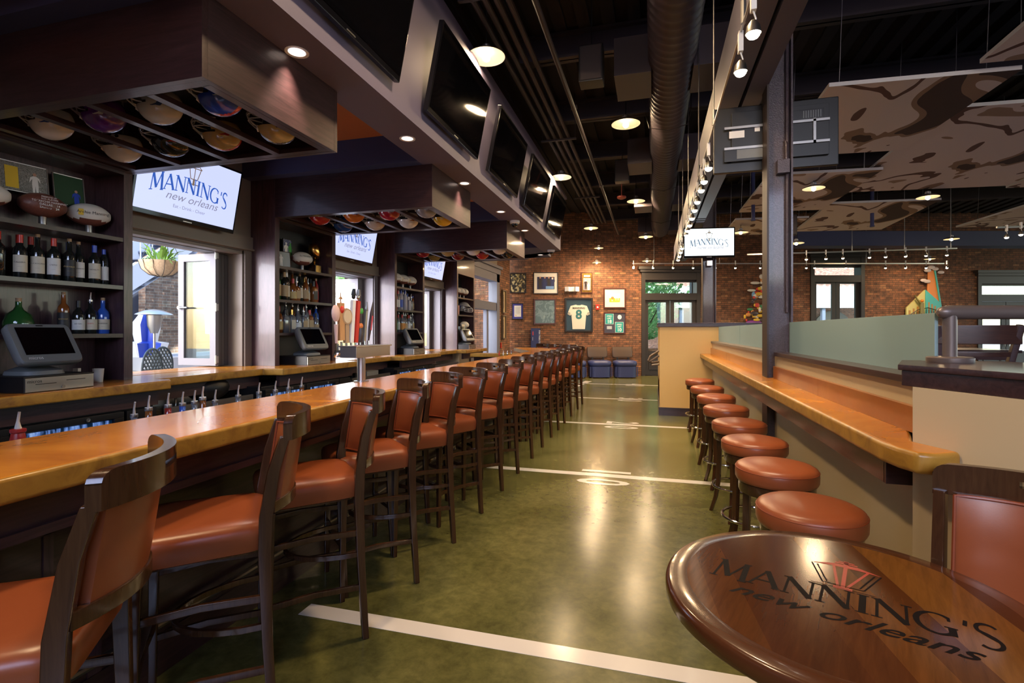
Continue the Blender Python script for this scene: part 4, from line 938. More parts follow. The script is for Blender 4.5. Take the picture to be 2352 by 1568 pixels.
h = dup(hel, (-4.08, 10.62, 1.97), None, 'white and silver football helmet on the fourth cabinet shelf', rot=(0, 0, radians(-75)), swap=hc_m['silver']); h['group'] = ''; del h['group']
for c_ in list(h.children):
    if c_.name.startswith('hanger_rod'): bpy.data.objects.remove(c_)
for o_ in list(hel.children): 
    for c2 in list(o_.children): bpy.data.objects.remove(c2)
    bpy.data.objects.remove(o_)
bpy.data.objects.remove(hel)
# ---------------------------------------------------------------- footballs, photos, trophies on the top shelves
def football(x, y, z, rz, label, two=True, lines=(), em=False):
    t = thing('football', label, 'football', (x, y, z), rz=rz)
    m = MB(); n = 24; R_ = []
    for i in range(1, 18):
        u = -1 + 2 * i / 18; r = .083 * (1 - abs(u) ** 2.2) ** .75
        R_.append([(.145 * u, r * cos(2 * pi * k / n), r * sin(2 * pi * k / n)) for k in range(n)])
    m.loft(R_)
    for i, f in enumerate(m.f):
        c = [sum(m.v[q][a] for q in f) / len(f) for a in range(3)]
        if two and c[1] < -.015 and c[2] > -.045: m.m[i] = 1
    b = obj('ball', m, [brown_fb, M('football_panel', (.66, .62, .56), .4)], t, loc=(0, 0, .155), smooth=60)
    m = MB()
    for j, (s, sz, zz) in enumerate(lines): m.text(s, sz, 0.01, zz, -.0845 + .10 * zz * 0 + 6 * zz * zz, 0)
    if em: m.box(-.075, -.045, -.084, -.080, -.02, .025, 1)
    if lines: obj('lettering', m, [black if two else white, yellow], b, smooth=0)
    obj('stand', MB().lathe([(.022, 0), (.022, .085), (.035, .105)], 16), steel_d, t)
fl_ = [('PRESENTED BY', .013, .045), ('N.O. PLAYERS', .015, .028), ('TO "ARCHIE MANNING"', .018, .008), ('DALLAS    14', .020, -.012), ('SAINTS    24', .020, -.032)]
football(-4.10, 2.20, 2.17, radians(72), 'white panel football on the first cabinet top shelf nearest the camera end', True, [('ARCHIE', .03, .02), ('Manning', .03, -.015)], False)
football(-4.10, 2.53, 2.17, radians(78), 'brown football with white hand lettering on the first cabinet top shelf', False, fl_)
football(-4.10, 2.83, 2.17, radians(66), 'white panel football with shield and signature lettering on the first cabinet shelf', True, [('Archie Manning', .030, -.005)], True)
football(-4.10, 5.24, 2.17, radians(70), 'white panel football with red lettering between photo and gold trophy', True, [('ELI MANNING', .028, .015)], False)
for i, y in enumerate((7.55, 7.80, 8.07)): football(-4.10, y, 2.17, radians(62), f'white panel football on the third cabinet top shelf, {CABN[i]} from the camera', True, [('Manning', .025, 0)], True)
for i, y in enumerate((10.2, 10.45, 10.68)): football(-4.10, y, 2.17, radians(62), f'signed white panel football on the fourth cabinet top shelf, {CABN[i]} from the camera')
football(-4.08, 10.65, 1.43, radians(60), 'white football leaning on the fourth cabinet lower shelf')
def pic_mat(name, stops, sc=18, dist=2):
    m = M(name, (.3, .3, .3), .35); mp = coords(m); t_ = noise(m, mp, sc, 6, .7, dist); r_ = ramp(m, t_.outputs[0], stops, 'CONSTANT'); n, l, b = nodes(m); l.new(r_.outputs[0], b.inputs['Base Color']); return m
def frame(name, w, h, fw, fm, label, cat, loc, rz, mat_w=0, matc=None, img=None, depth=.03, extra=None, group=None, rot=None):
    """framed picture facing local -y, centred on loc"""
    t = thing(name, label, cat, loc, rz, group, rot)
    m = MB(); rect_frame(m, -w / 2, w / 2, -h / 2, h / 2, fw, -depth, 0); obj('frame', m, fm, t, bevel=.003)
    m = MB().box(-w / 2 + fw, w / 2 - fw, -depth * .4, 0, -h / 2 + fw, h / 2 - fw, 0)
    a, b = w / 2 - fw - mat_w, h / 2 - fw - mat_w
    m.box(-a, a, -depth * .4 - .001, -depth * .4, -b, b, 1)
    p = obj('picture', m, [matc or paper, img or paper], t, smooth=0)
    if extra:
        m, ms = extra; obj('picture_detail', m, ms, p, loc=(0, -depth * .4 - .002, 0), smooth=0)
    return t
crowd = pic_mat('crowd_photo', [(0, (.05, .05, .04)), (.42, (.30, .29, .26)), (.5, (.12, .12, .10)), (.58, (.45, .44, .4))], 40)
greenp = M('green_photo', (.02, .06, .025), .4)
def figure(m, x, z, s, mi, mi2=None):   # small standing figure drawn flat on a picture
    m.add([(x + s * a, 0, z + s * b) for a, b in ((-.10, 0), (-.03, 0), (0, .4), (.03, 0), (.10, 0), (.12, .45), (.10, .75), (.20, .55), (.17, .78), (.06, .86), (-.06, .86), (-.17, .78), (-.22, .52), (-.10, .72), (-.12, .45))], [tuple(range(15))], mi)
    m.add([(x + s * .07 * cos(a), -.0002, z + s * (.94 + .08 * sin(a))) for a in [2 * pi * i / 10 for i in range(10)]], [tuple(range(10))], mi2 if mi2 is not None else mi)
skin = M('print_skin', (.45, .24, .16), .5)
m = MB(); m.box(-.10, -.03, -.001, 0, -.08, .07, 0); figure(m, .06, -.10, .15, 1, 2)
frame('photo_frame', .27, .21, .008, steel, 'silver framed crowd photo with a yellow slip in the first cabinet', 'framed photo', (-4.18, 2.465, 2.50), pi / 2, img=crowd, depth=.014, extra=(m, [yellow, paper, skin]), rot=(radians(-8), 0, pi / 2 - .15))
m = MB(); figure(m, .045, -.12, .14, 0, 1)
frame('photo_frame', .20, .25, .008, steel, 'silver framed photo of a person in blue against dark green', 'framed photo', (-4.18, 2.745, 2.48), pi / 2, img=greenp, depth=.014, extra=(m, [blue_p, skin]), rot=(radians(-8), 0, pi / 2 - .1))
m = MB(); figure(m, -.02, -.12, .2, 0); figure(m, .05, -.12, .2, 1)
frame('photo_frame', .16, .25, .008, black, 'framed photo of players with green top behind the signed football', 'framed photo', (-4.20, 5.10, 2.42), pi / 2, img=pic_mat('players_photo', [(0, (.02, .02, .05)), (.45, (.10, .14, .3)), (.55, (.35, .35, .4))], 25), depth=.012, extra=(m, [white, green_l]))
m = MB(); figure(m, -.03, -.08, .13, 0)
frame('photo_frame', .17, .18, .008, chairwood, 'small wood framed pale photo beside the standing trophy', 'framed photo', (-4.05, 4.86, 2.265), pi / 2 - .3, img=M('pale_photo', (.35, .4, .4), .3), depth=.012, extra=(m, [white]), rot=(radians(-6), 0, pi / 2 - .35))
for i, (y, mt) in enumerate(((7.47, pic_mat('blue_photo', [(0, (.02, .03, .1)), (.5, (.1, .16, .4)), (.6, (.3, .3, .3))], 20)), (7.66, pic_mat('dim_photo', [(0, (.04, .02, .02)), (.5, (.18, .12, .10)), (.6, (.25, .22, .2))], 14)), (10.06, pic_mat('far_photo', [(0, (.02, .02, .03)), (.5, (.1, .12, .14)), (.6, (.25, .22, .2))], 14)))):
    frame('photo_frame', .17, .30, .008, steel_d, ['blue toned photo in the third cabinet against its side', 'dim portrait photo beside the blue toned one in the third cabinet', 'narrow photo behind the footballs in the fourth cabinet'][i], 'framed photo', (-4.21, y, 2.40), pi / 2, img=mt, depth=.012)
for (y, lb, sc_) in ((5.50, 'gold football trophy on a wooden block in the second cabinet', 1.0), (4.74, 'bronze football trophy by the near side of the second cabinet', .9)):
    t = thing('football_trophy', lb, 'trophy', (-4.12, y, 2.17))
    obj('block', MB().box(-.05, .06, -.055, .055, 0, .11), chairwood, t, bevel=.003)
    obj('plaque', MB().box(.06, .063, -.045, .045, .01, .10), brass, t, smooth=0)
    obj('stem', MB().lathe([(.03, .11), (.012, .13), (.018, .15), (.01, .165), (.02, .18)], 16), brass, t)
    m = MB(); m.T = Matrix.Translation((0, 0, .285)) @ Matrix.Rotation(.35, 4, 'X') @ Matrix.Rotation(pi / 2, 4, 'Y')
    R_ = [[(.115 * u, .072 * (1 - abs(u) ** 2.2) ** .75 * cos(2 * pi * k / 20), .072 * (1 - abs(u) ** 2.2) ** .75 * sin(2 * pi * k / 20)) for k in range(20)] for u in [-1 + i / 8 for i in range(1, 16)]]
    m.loft(R_); obj('gold_ball', m, brass if sc_ == 1 else M('bronze', (.35, .14, .05), .25, .9), t, smooth=60)
# ---------------------------------------------------------------- bottles
g_dark = M('dark_bottle_glass', (.012, .014, .012), .06, coat=.5); g_green = M('green_bottle_glass', (.02, .09, .02), .06, coat=.5); g_amber = M('amber_liquor', (.20, .06, .012), .07, coat=.5)
g_clear = M('clear_liquor', (.32, .33, .34), .06, coat=.6, trans=.55); g_bgreen = M('bright_green_glass', (.01, .35, .05), .06, coat=.5); g_blue = M('blue_glass', (.03, .10, .45), .08, coat=.5)
g_frost = M('frosted_bottle', (.38, .36, .40), .35); g_red = M('red_liquor', (.25, .02, .015), .07, coat=.5); corkm = M('cork', (.42, .27, .15), .8)
GL = {'dark': g_dark, 'green': g_green, 'amber': g_amber, 'clear': g_clear, 'bright green': g_bgreen, 'blue': g_blue, 'frosted': g_frost, 'red': g_red}
LB = {'cream': M('label_cream', (.62, .56, .44), .6), 'white': M('label_white', (.70, .69, .66), .6), 'orange': M('label_orange', (.60, .25, .04), .5), 'black': M('label_black', (.02, .02, .022), .5), 'gold': M('label_gold', (.50, .36, .12), .4), 'blue': M('label_blue', (.03, .08, .45), .4), 'red': M('label_red', (.5, .04, .03), .4), 'tan': M('label_tan', (.45, .33, .18), .6)}
CP = {'cork': corkm, 'red': red, 'black': black, 'white': white, 'blue': blue_p, 'gold': brass, 'silver': steel, 'tan': LB['tan']}
SHP = {'wine': [(.034, 0), (.037, .004), (.037, .19), (.034, .21), (.016, .235), (.0145, .30)], 'round': [(.040, 0), (.044, .006), (.044, .15), (.038, .18), (.016, .21), (.015, .27)], 'square': [(.042, 0), (.044, .004), (.044, .17), (.040, .185), (.016, .20), (.015, .255)],
       'tall': [(.033, 0), (.036, .004), (.036, .21), (.030, .235), (.014, .26), (.014, .31)], 'squat': [(.06, 0), (.07, .02), (.075, .07), (.06, .12), (.025, .15), (.016, .17), (.016, .20)], 'slim': [(.028, 0), (.03, .004), (.03, .19), (.026, .22), (.012, .25), (.012, .28)]}
spout_m = M('spout_metal', (.8, .78, .75), .35, .75)
def bottle(x, y, z, shape, g, lb, cp, label, sc=1.0, pour=False, group=None, txt=None):
    sc *= 1.1 if z > 1 else 1
    t = thing('bottle', label, 'bottle', (x, y, z), rz=radians(-10), group=group)
    pr = [(r * sc, h * sc) for r, h in SHP[shape]]; top = pr[-1][1]; r0 = pr[1][0]
    if shape == 'square':
        m = MB().loft([rr(r * 1.7, r * 1.7, r * .35 if r > .03 else r * .8, 3, 0, 0, h) for r, h in pr]); rb = r0 * .86
    else: m = MB().lathe(pr, 18); rb = r0
    obj('glass', m, GL[g], t, smooth=50)
    body = [h for r, h in pr if r > r0 * .9][-1]
    if lb:
        m = MB(); h0, h1 = body * .22, body * .78
        if shape == 'square': m.box(rb, rb + .0008, -rb * .8, rb * .8, h0, h1)
        else: m.loft([[((rb + .0006) * cos(a), (rb + .0006) * sin(a), h) for a in [radians(-100 + 180 * i / 12) for i in range(13)]] for h in (h0, h1)], (0, 0), closed=False)
        m.keep = True
        lo = obj('label', m, LB[lb], t, smooth=50)
        if txt:
            m = MB(); m.T = Matrix.Rotation(radians(65), 4, 'Z'); m.text(txt, .0135 * sc, 0, body * .52, -rb - .0022); m.text('____', .012 * sc, 0, body * .40, -rb - .0022)
            obj('lettering', m, red if lb in ('cream',) and txt[0] == 'P' else (LB['gold'] if lb in ('black', 'blue') else black), lo, smooth=0)
    rn = pr[-1][0]
    if cp == 'cork': m = MB().lathe([(rn * .95, top), (rn * .95, top + .022 * sc)], 12)
    elif pour: m = MB().lathe([(rn * 1.15, top - .010 * sc), (rn * 1.2, top - .004), (rn * 1.15, top + .006)], 12)
    else: m = MB().lathe([(rn * 1.12, top - .05 * sc), (rn * 1.12, top + .006)], 12)
    obj('cap', m, CP[cp], t)
    if pour: obj('pour_spout', MB().tube([(0, 0, top), (0, 0, top + .03), (.008, 0, top + .062)], [.007, .0045, .004], 8), spout_m, t)
    return t
U = ['first', 'second', 'third', 'fourth']
SN = {0: 'top', 1: 'middle', 2: 'lower'}
def row(k, s, items, x=-4.10, dx=.0):
    n = len(items); y0, y1 = 1.96 + 2.65 * k + .12, 1.96 + 2.65 * k + .97
    for i, it in enumerate(items):
        sh_, g, lb, cp = it[:4]; sc = it[4] if len(it) > 4 else 1; txt = it[5] if len(it) > 5 else None; yy = it[6] if len(it) > 6 else y0 + (y1 - y0) * (i + .5) / n
        xx = x + (it[7] if len(it) > 7 else random.uniform(-.03, .03))
        lab = f'{g} {sh_ if sh_ not in ("tall","square") else ("tall" if sh_=="tall" else "square")} bottle, {lb or "no"} label, {cp} cap, {ORD[i]} along {U[k]} cabinet {SN[s]} shelf'
        bottle(xx, yy, SHZ[s], sh_, g, lb, cp, lab, sc, pour=cp == 'silver', group=f'bottles on the {SN[s]} shelf of the {U[k]} cabinet', txt=txt)
random.seed(4)
row(0, 1, [('wine', 'dark', None, 'cork', .98, None, 2.06, 0), ('wine', 'dark', 'orange', 'black', .98, None, 2.15, .03), ('wine', 'dark', None, 'red', .9, None, 2.29, -.02), ('wine', 'dark', 'cream', 'red', .88, 'CALDERA', 2.40, 0), ('wine', 'dark', 'cream', 'cork', .90, 'DUCKHORN', 2.50, 0), ('wine', 'dark', 'white', 'red', .9, 'LYETH', 2.585, .02),
           ('wine', 'dark', 'black', 'cork', .9, 'COPPOLA', 2.685, .02), ('wine', 'dark', 'white', 'cork', .88, 'CAKEBREAD', 2.765, -.01), ('wine', 'dark', 'cream', 'blue', .88, 'NOVELTY', 2.85, .03), ('slim', 'dark', 'white', 'blue', .88, None, 2.925, .02)])
for i, (y, cp_) in enumerate(((2.20, 'red'), (2.45, 'red'), (2.52, 'red'), (2.66, 'white'), (2.76, 'blue'))):
    bottle(-4.20, y, SHZ[1], 'wine', 'dark', None, cp_, f'dark wine bottle with {cp_} capsule in the rear row, {ORD[i]} along the first cabinet', .92, group='rear row wine bottles')
row(0, 2, [('square', 'clear', 'tan', 'silver', 1.05, None, 2.03, 0), ('squat', 'green', None, 'cork', 1.0, None, 2.42, -.05), ('wine', 'amber', 'black', 'cork', .85, 'SAZERAC', 2.66, 0), ('round', 'dark', 'white', 'black', .80, 'BITTERS', 2.745, .02), ('round', 'dark', 'cream', 'silver', .84, "PIMM'S", 2.835, .01), ('round', 'blue', 'cream', 'cork', .86, 'ROMANA', 2.925, .01)])
A = ('amber',); random.seed(7)
row(1, 1, [('wine', 'green', 'cream', 'tan', 1.02), ('wine', 'green', 'tan', 'tan', 1.02), ('wine', 'dark', 'tan', 'tan', .98), ('tall', 'dark', 'cream', 'white', .98), ('round', 'amber', 'gold', 'red', .88), ('square', 'amber', 'tan', 'silver', .85), ('wine', 'dark', 'cream', 'cork', .95), ('tall', 'amber', 'tan', 'cork', .86), ('slim', 'clear', 'cream', 'silver', .78), ('square', 'amber', 'black', 'black', .95), ('slim', 'red', 'red', 'cork', .95)])
row(1, 2, [('tall', 'amber', 'tan', 'tan', .85), ('round', 'amber', 'gold', 'red', 1.0), ('square', 'clear', None, 'black', .92), ('round', 'clear', None, 'black', .90), ('square', 'clear', 'cream', 'gold', .95), ('round', 'clear', 'white', 'silver', .92), ('square', 'clear', 'tan', 'silver', .92), ('tall', 'clear', 'cream', 'silver', .92), ('square', 'amber', 'tan', 'red', .98), ('round', 'clear', 'tan', 'black', .8), ('tall', 'blue', None, 'silver', .92)])
row(2, 1, [('tall', 'clear', 'blue', 'gold', .95), ('tall', 'clear', 'red', 'gold', .95), ('tall', 'red', 'white', 'silver', .95), ('tall', 'clear', 'white', 'red', .95), ('tall', 'frosted', 'blue', 'blue', 1), ('tall', 'frosted', None, 'blue', 1), ('wine', 'frosted', None, 'white', 1), ('square', 'frosted', None, 'white', .85), ('square', 'clear', None, 'silver', .85), ('slim', 'amber', 'gold', 'blue', .85)])
row(2, 2, [('tall', 'clear', 'white', 'silver', .85), ('squat', 'bright green', 'white', 'silver', .8), ('wine', 'bright green', None, 'silver', .9), ('tall', 'clear', 'white', 'red', .85), ('tall', 'clear', 'orange', 'red', .85), ('tall', 'clear', 'orange', 'silver', .85), ('tall', 'clear', 'tan', 'silver', .85), ('tall', 'clear', 'white', 'red', .85), ('square', 'clear', None, 'silver', .9), ('tall', 'clear', 'gold', 'silver', .9)])
def rear(k, s, items):
    n = len(items); y0, y1 = 1.96 + 2.65 * k + .12, 1.96 + 2.65 * k + .97
    for i, (sh_, g, lb, cp, sc) in enumerate(items):
        bottle(-4.20, y0 + (y1 - y0) * (i + 1) / (n + .4), SHZ[s], sh_, g, lb, cp, f'{g} bottle with {cp} cap in the rear row, {ORD[i]} along {U[k]} cabinet {SN[s]} shelf', sc, pour=cp == 'silver', group=f'rear bottles on the {SN[s]} shelf of the {U[k]} cabinet')
rear(1, 1, [('tall', 'green', 'cream', 'gold', 1.0), ('wine', 'dark', 'white', 'black', 1.0), ('tall', 'amber', 'cream', 'tan', 1.0), ('wine', 'amber', 'tan', 'cork', 1.0), ('tall', 'clear', 'white', 'silver', .9), ('wine', 'amber', 'black', 'gold', .95), ('tall', 'amber', 'red', 'black', .9)])
rear(1, 2, [('tall', 'clear', 'white', 'black', 1.0), ('wine', 'clear', None, 'black', .95), ('tall', 'clear', 'cream', 'silver', .95), ('tall', 'amber', None, 'silver', .95), ('wine', 'clear', 'white', 'black', .95), ('tall', 'clear', 'tan', 'red', .95), ('tall', 'frosted', 'cream', 'black', .9)])
rear(2, 1, [('tall', 'red', 'white', 'red', 1.0), ('tall', 'blue', 'white', 'blue', 1.0), ('tall', 'frosted', 'blue', 'white', 1.0), ('wine', 'frosted', None, 'white', 1.0), ('tall', 'green', 'gold', 'blue', .9)])
rear(2, 2, [('tall', 'clear', 'white', 'silver', .95), ('tall', 'clear', 'blue', 'white', .95), ('tall', 'clear', 'red', 'silver', .95), ('tall', 'clear', 'white', 'silver', .95), ('tall', 'amber', 'gold', 'silver', .95)])
# fourth cabinet: memorabilia and glasses
for i in range(8):
    m = MB().lathe([(.03, 0), (.034, .005), (.037, .12), (.034, .12), (.030, .01)], 14)
    props(obj('drinking_glass', m, clear_g, loc=(-4.0 - .1 * (i % 2), 10.02 + .085 * i, SHZ[2])), f'drinking glass on the fourth cabinet lower shelf, {ORD[i]} along', 'glass', 'glasses in the fourth cabinet')
props(obj('pink_box', MB().box(-.05, .05, -.04, .04, 0, .2), M('box_pink', (.5, .22, .2), .5), loc=(-4.05, 10.14, 1.80), bevel=.005), 'tall pink printed box on the fourth cabinet middle shelf', 'box')
props(obj('wood_plaque', MB().at(0, 0, 0, rx=0, ry=-.2).box(-.01, .01, -.09, .09, 0, .16), LB['cream'], loc=(-4.0, 10.45, 1.44), bevel=.003), 'cream plaque leaning on the fourth cabinet lower shelf', 'plaque')
# bottles with spouts standing in the speed rail
for i, (y, g, sc, cp_) in enumerate(((1.79, 'clear', .93, 'silver'), (1.86, 'amber', 1.0, 'silver'), (1.96, 'red', 1.0, 'silver'), (2.04, 'blue', .99, 'silver'), (2.11, 'clear', .99, 'silver'), (2.16, 'amber', 1.04, 'silver'), (2.24, 'clear', .95, 'silver'), (2.40, 'clear', .98, 'silver'), (2.56, 'clear', .98, 'silver'), (2.70, 'clear', .97, 'silver'), (2.82, 'clear', .98, 'silver'), (2.95, 'amber', .98, 'silver'))):
    bottle(-2.31, y, .79, 'wine', g, None, cp_, f'{g} speed rail bottle with chrome spout above the bar edge, {ORD[i]} from the camera', sc * .97, pour=True, group='speed rail bottles')
t = thing('bottle', 'dark red bottle with pale print and chrome spout behind the near bar', 'bottle', (-2.31, 1.345, .78))
obj('glass', MB().lathe([(.032, 0), (.036, .01), (.030, .12), (.024, .26), (.020, .285), (.024, .29), (.024, .30), (.018, .302)], 20), M('dark_red_glass', (.30, .018, .015), .3), t)
m = MB(); m.T = Matrix.Rotation(radians(35) + pi / 2 - .6, 4, 'Z'); m.text('PAMA', .014, 0, .245, -.0258); m.box(-.011, .011, -.0275, -.027, .205, .228); obj('print', m, white, t, smooth=0)
obj('pour_spout', MB().tube([(0, 0, .30), (0, 0, .33), (.008, 0, .365)], [.012, .005, .0045], 8), spout_m, t)
for i in range(4):
    props(obj('small_dasher', MB().lathe([(.012, 0), (.014, .04), (.006, .06), (.005, .09)], 10), [red, white, chrome, clear_g][i], loc=(-2.72 + .05 * i, 8.9 + .1 * i, 1.0)), f'small bottle on the inner far end of the bar, {ORD[i]} from the aisle', 'small bottle', 'small bottles by the far bar end')
t = thing('service_shelf', 'amber service shelf between the back counter and the far bar end', 'shelf')
obj('board', MB().box(-3.55, -2.55, 9.6, 10.0, .93, 1.0), baredge, t, bevel=.01); obj('leg', MB().box(-3.5, -2.6, 9.7, 9.9, 0, .93), wenge, t, smooth=0)
# ---------------------------------------------------------------- pictures on the brick wall
def wall_frame(u0, v0, u1, v1, fw, fm, label, cat, **k):
    z0, z1 = wz(v1), wz(v0); a, b = wl(u0), wl(u1)
    return frame('picture_frame', b - a, z1 - z0, fw, fm, label, cat, bw((a + b) / 2, (z0 + z1) / 2, .002), YAW, **k)
# sizes below are metres measured on the wall, wl / wz only convert the survey grid of the wall
dk = M('frame_black', (.015, .012, .012), .3); mah = M('frame_mahogany', (.07, .02, .015), .3)
collage = M('collage_photos', (.3, .3, .3), .4); n_, l_, b_ = nodes(collage); mp_ = coords(collage, (22, 1, 16)); vo = n_.new('ShaderNodeTexVoronoi'); vo.distance = 'CHEBYCHEV'; vo.inputs['Scale'].default_value = 1; l_.new(mp_.outputs[0], vo.inputs['Vector'])
r_ = ramp(collage, vo.outputs['Color'], [(0, (.02, .018, .015)), (.45, (.20, .15, .06)), (.6, (.45, .36, .18)), (.75, (.06, .05, .04))], 'CONSTANT'); l_.new(r_.outputs[0], b_.inputs['Base Color'])
wall_frame(1171, 627, 1209, 673, .03, dk, 'dark framed collage of many small sepia photos', 'framed picture', img=collage)
m = MB(); m.box(-.28, .28, -.002, 0, -.2, .2, 0)
for i, x in enumerate((-.18, -.03, .1, .22)): m.T = Matrix.Translation((0, -.003, 0)); figure(m, x, -.2, .40, 1 if i % 2 else 2, 3); m.T = Matrix.Identity(4)
m.T = Matrix.Translation((0, -.004, 0)); m.box(.0, .26, 0, .0005, -.19, -.10, 4); m.box(.19, .24, 0, .0005, .12, .16, 5)
wall_frame(1225, 625, 1282, 675, .025, dk, 'wide framed photo of people in dark suits with pale mat', 'framed picture', mat_w=.06, extra=(m, [M('print_navy', (.015, .02, .08), .4), M('print_suit', (.02, .03, .12), .5), M('print_dark_suit', (.03, .025, .03), .5), skin, M('print_blue', (.15, .3, .6), .4), white]))
m = MB(); m.box(-.10, .10, -.002, 0, .19, .24, 0); m.box(-.12, .12, -.002, 0, -.24, .15, 1); m.T = Matrix.Translation((0, -.004, 0)); figure(m, -.04, -.22, .30, 2, 3); figure(m, .05, -.24, .22, 3, 0)
wall_frame(1335, 625, 1361, 673, .025, mah, 'narrow tall framed poster of a sports player below a headline', 'framed picture', img=brass, extra=(m, [paper, M('print_mauve', (.30, .22, .25), .5), dk, white]))
m = MB(); m.box(-.17, .17, -.002, 0, -.13, .0, 0); m.box(-.17, .17, -.002, 0, .0, .14, 1); m.T = Matrix.Translation((0, -.004, 0)); figure(m, -.08, -.10, .17, 2, 2); figure(m, .04, -.08, .1, 2, 2); figure(m, .11, -.08, .1, 2, 2); m.ball((-.07, 0, .0), .05, sy=.02, mi=3)
wall_frame(1386, 661, 1437, 708, .04, mah, 'framed sports action picture with a broad white mat by the door', 'framed picture', mat_w=.14, matc=M('mat_white', (.72, .68, .58), .6), extra=(m, [yellow, M('print_sky', (.5, .6, .75), .5), white, M('print_orange', (.5, .2, .05), .5)]))
m = MB(); m.box(-.11, .11, -.002, 0, -.18, .18, 0)
for i in range(9): m.box(-.08, .08 - .01 * (i % 3), -.004, -.003, .12 - .025 * i, .124 - .025 * i, 1)
m.ball((-.06, -.004, -.13), .018, mi=2, sy=.1)
wall_frame(1176, 696, 1202, 733, .02, dk, 'certificate with blue mat in a thin black frame', 'framed certificate', img=M('mat_blue', (.05, .05, .28), .5), extra=(m, [paper, grey_pl, brass]))
wall_frame(1226, 686, 1277, 745, .045, mah, 'framed pale blue-grey picture of a player behind reflective glass', 'framed picture', img=pic_mat('blue_grey_print', [(0, (.09, .15, .18)), (.5, (.16, .24, .28)), (.62, (.25, .33, .36)), (.7, (.10, .17, .20))], 5, 1))
# jersey
m = MB()
jp = [(-.09, .33), (-.26, .29), (-.34, .10), (-.36, .02), (-.27, -.02), (-.24, .02), (-.20, -.46), (.20, -.46), (.24, .02), (.27, -.02), (.36, .02), (.34, .10), (.26, .29), (.09, .33), (.05, .31), (-.05, .31)]
m.add([(x, 0, z) for x, z in jp] + [(x, -.012, z) for x, z in jp], [tuple(range(16, 32))] + [(i, (i + 1) % 16, (i + 1) % 16 + 16, i + 16) for i in range(16)], 0)
for s_ in (-1, 1):
    for o_ in (0, .04): m.add([(s_ * (.345 + .004), -.0135, .09 - o_), (s_ * .27, -.0135, .06 - o_), (s_ * .27, -.0135, .045 - o_), (s_ * .35, -.0135, .072 - o_)], [(0, 1, 2, 3)], 1)
m.text('MANNING', .085, 0, .19, -.0145, 1, off=.002, ext=.001); m.text('8', .40, 0, -.12, -.0145, 2, off=.014, sx=1.0)
j = wall_frame(1297, 684, 1361, 762, .05, dk, 'large black framed white jersey with a teal number 8', 'framed jersey', img=M('jersey_backing', (.03, .06, .09), .2, coat=.6), extra=(m, [M('jersey_cloth', (.55, .54, .48), .8), dk, M('jersey_teal', (.02, .13, .15), .6)]), depth=.06)
# speed limit signs
m = MB()
for (x, z, n) in ((-.17, .13, '18'), (.15, -.14, '10')):
    m.box(x - .135, x + .135, -.003, 0, z - .17, z + .17, 1); m.box(x - .125, x + .125, -.005, -.003, z - .16, z + .16, 0)
    m.text('SPEED', .062, x, z + .07, -.0062, 1, off=.001); m.text('LIMIT', .062, x, z + .0, -.0062, 1, off=.001); m.text(n, .15, x, z - .13, -.0062, 1, off=.004)
m.loft([[(.16 + .065 * cos(a), -.002 * q, .19 + .075 * sin(a)) for a in [2 * pi * i / 20 for i in range(20)]] for q in (0, 2)], mi=1); m.box(-.25, -.09, -.004, 0, -.20, -.10, 2)
wall_frame(1386, 717, 1437, 766, .025, mah, 'framed pair of green speed limit signs reading 18 and 10', 'framed signs', img=M('sign_backing', (.035, .035, .06), .5), extra=(m, [teal, M('sign_white', (.6, .7, .66), .5), M('sign_grey', (.35, .38, .42), .5)]))
def onw(name, mb, mats, u, v, label, cat, off=.0, **k):
    return props(obj(name, mb, mats, loc=bw(wl(u), wz(v), off), rz=YAW, **k), label, cat)
m = MB().box(-.13, .13, -.09, 0, -.08, .07)
for s_ in (-1, 1): m.at(s_ * .15, -.08, .0, rz=s_ * .5).box(-.07, .07, -.05, .05, -.08, .07)
onw('emergency_light', m, white_p, 1313, 664, 'white twin-head emergency light between two wall pictures', 'emergency light', bevel=.008)
m = MB().box(-.06, .06, -.05, 0, -.085, .085, 0); m.at(0, -.05, -.005, rx=pi / 2).lathe([(.035, 0), (.03, .012)], 16, mi=1)
onw('fire_alarm', m, [red, white], 1372, 705, 'small red fire alarm strobe on the brick beside the jersey', 'fire alarm', bevel=.004)
m = MB().box(-.15, .15, -.03, 0, -.62, .34, 0); 
m2 = m; m.box(-.10, -.07, -.032, -.03, .12, .24, 1); m.box(-.095, -.088, -.032, -.03, -.05, .06, 2)
T_ = Matrix.Translation((.10, -.032, .28)) @ Matrix.Rotation(pi / 2, 4, 'Y'); m.T = T_; m.text('FAN TRIBUTE', .07, 0, 0, 0, 2, align='LEFT'); m.T = Matrix.Identity(4)
onw('wall_banner', m, [M('banner_navy', (.02, .03, .12), .5), red, white], 1230, 778, 'narrow navy banner with vertical white lettering behind the far bar chairs', 'banner', .05, smooth=0)
for i, (z0, z1) in enumerate(((1.98, 2.66), (1.22, 1.92))):
    frame('picture_frame', .34, z1 - z0, .03, M('frame_bronze', (.16, .12, .08), .35), f'{["upper", "lower"][i]} tall narrow frame on the brick return by the tall window', 'framed picture', (XW - .03 + .002, 14.42, (z0 + z1) / 2), pi / 2, mat_w=.10, matc=LB['tan'], img=pic_mat(f'tall_print_{i}', [(0, (.05, .03, .03)), (.5, (.3, .2, .18)), (.6, (.4, .38, .35))], 12), depth=.07)
props(obj('red_valve_tag', MB().box(0, .03, -.02, .02, -.1, .06), red, loc=(XW - .03, 14.2, 1.05)), 'small red pull tag on the brick return under the frames', 'tag')
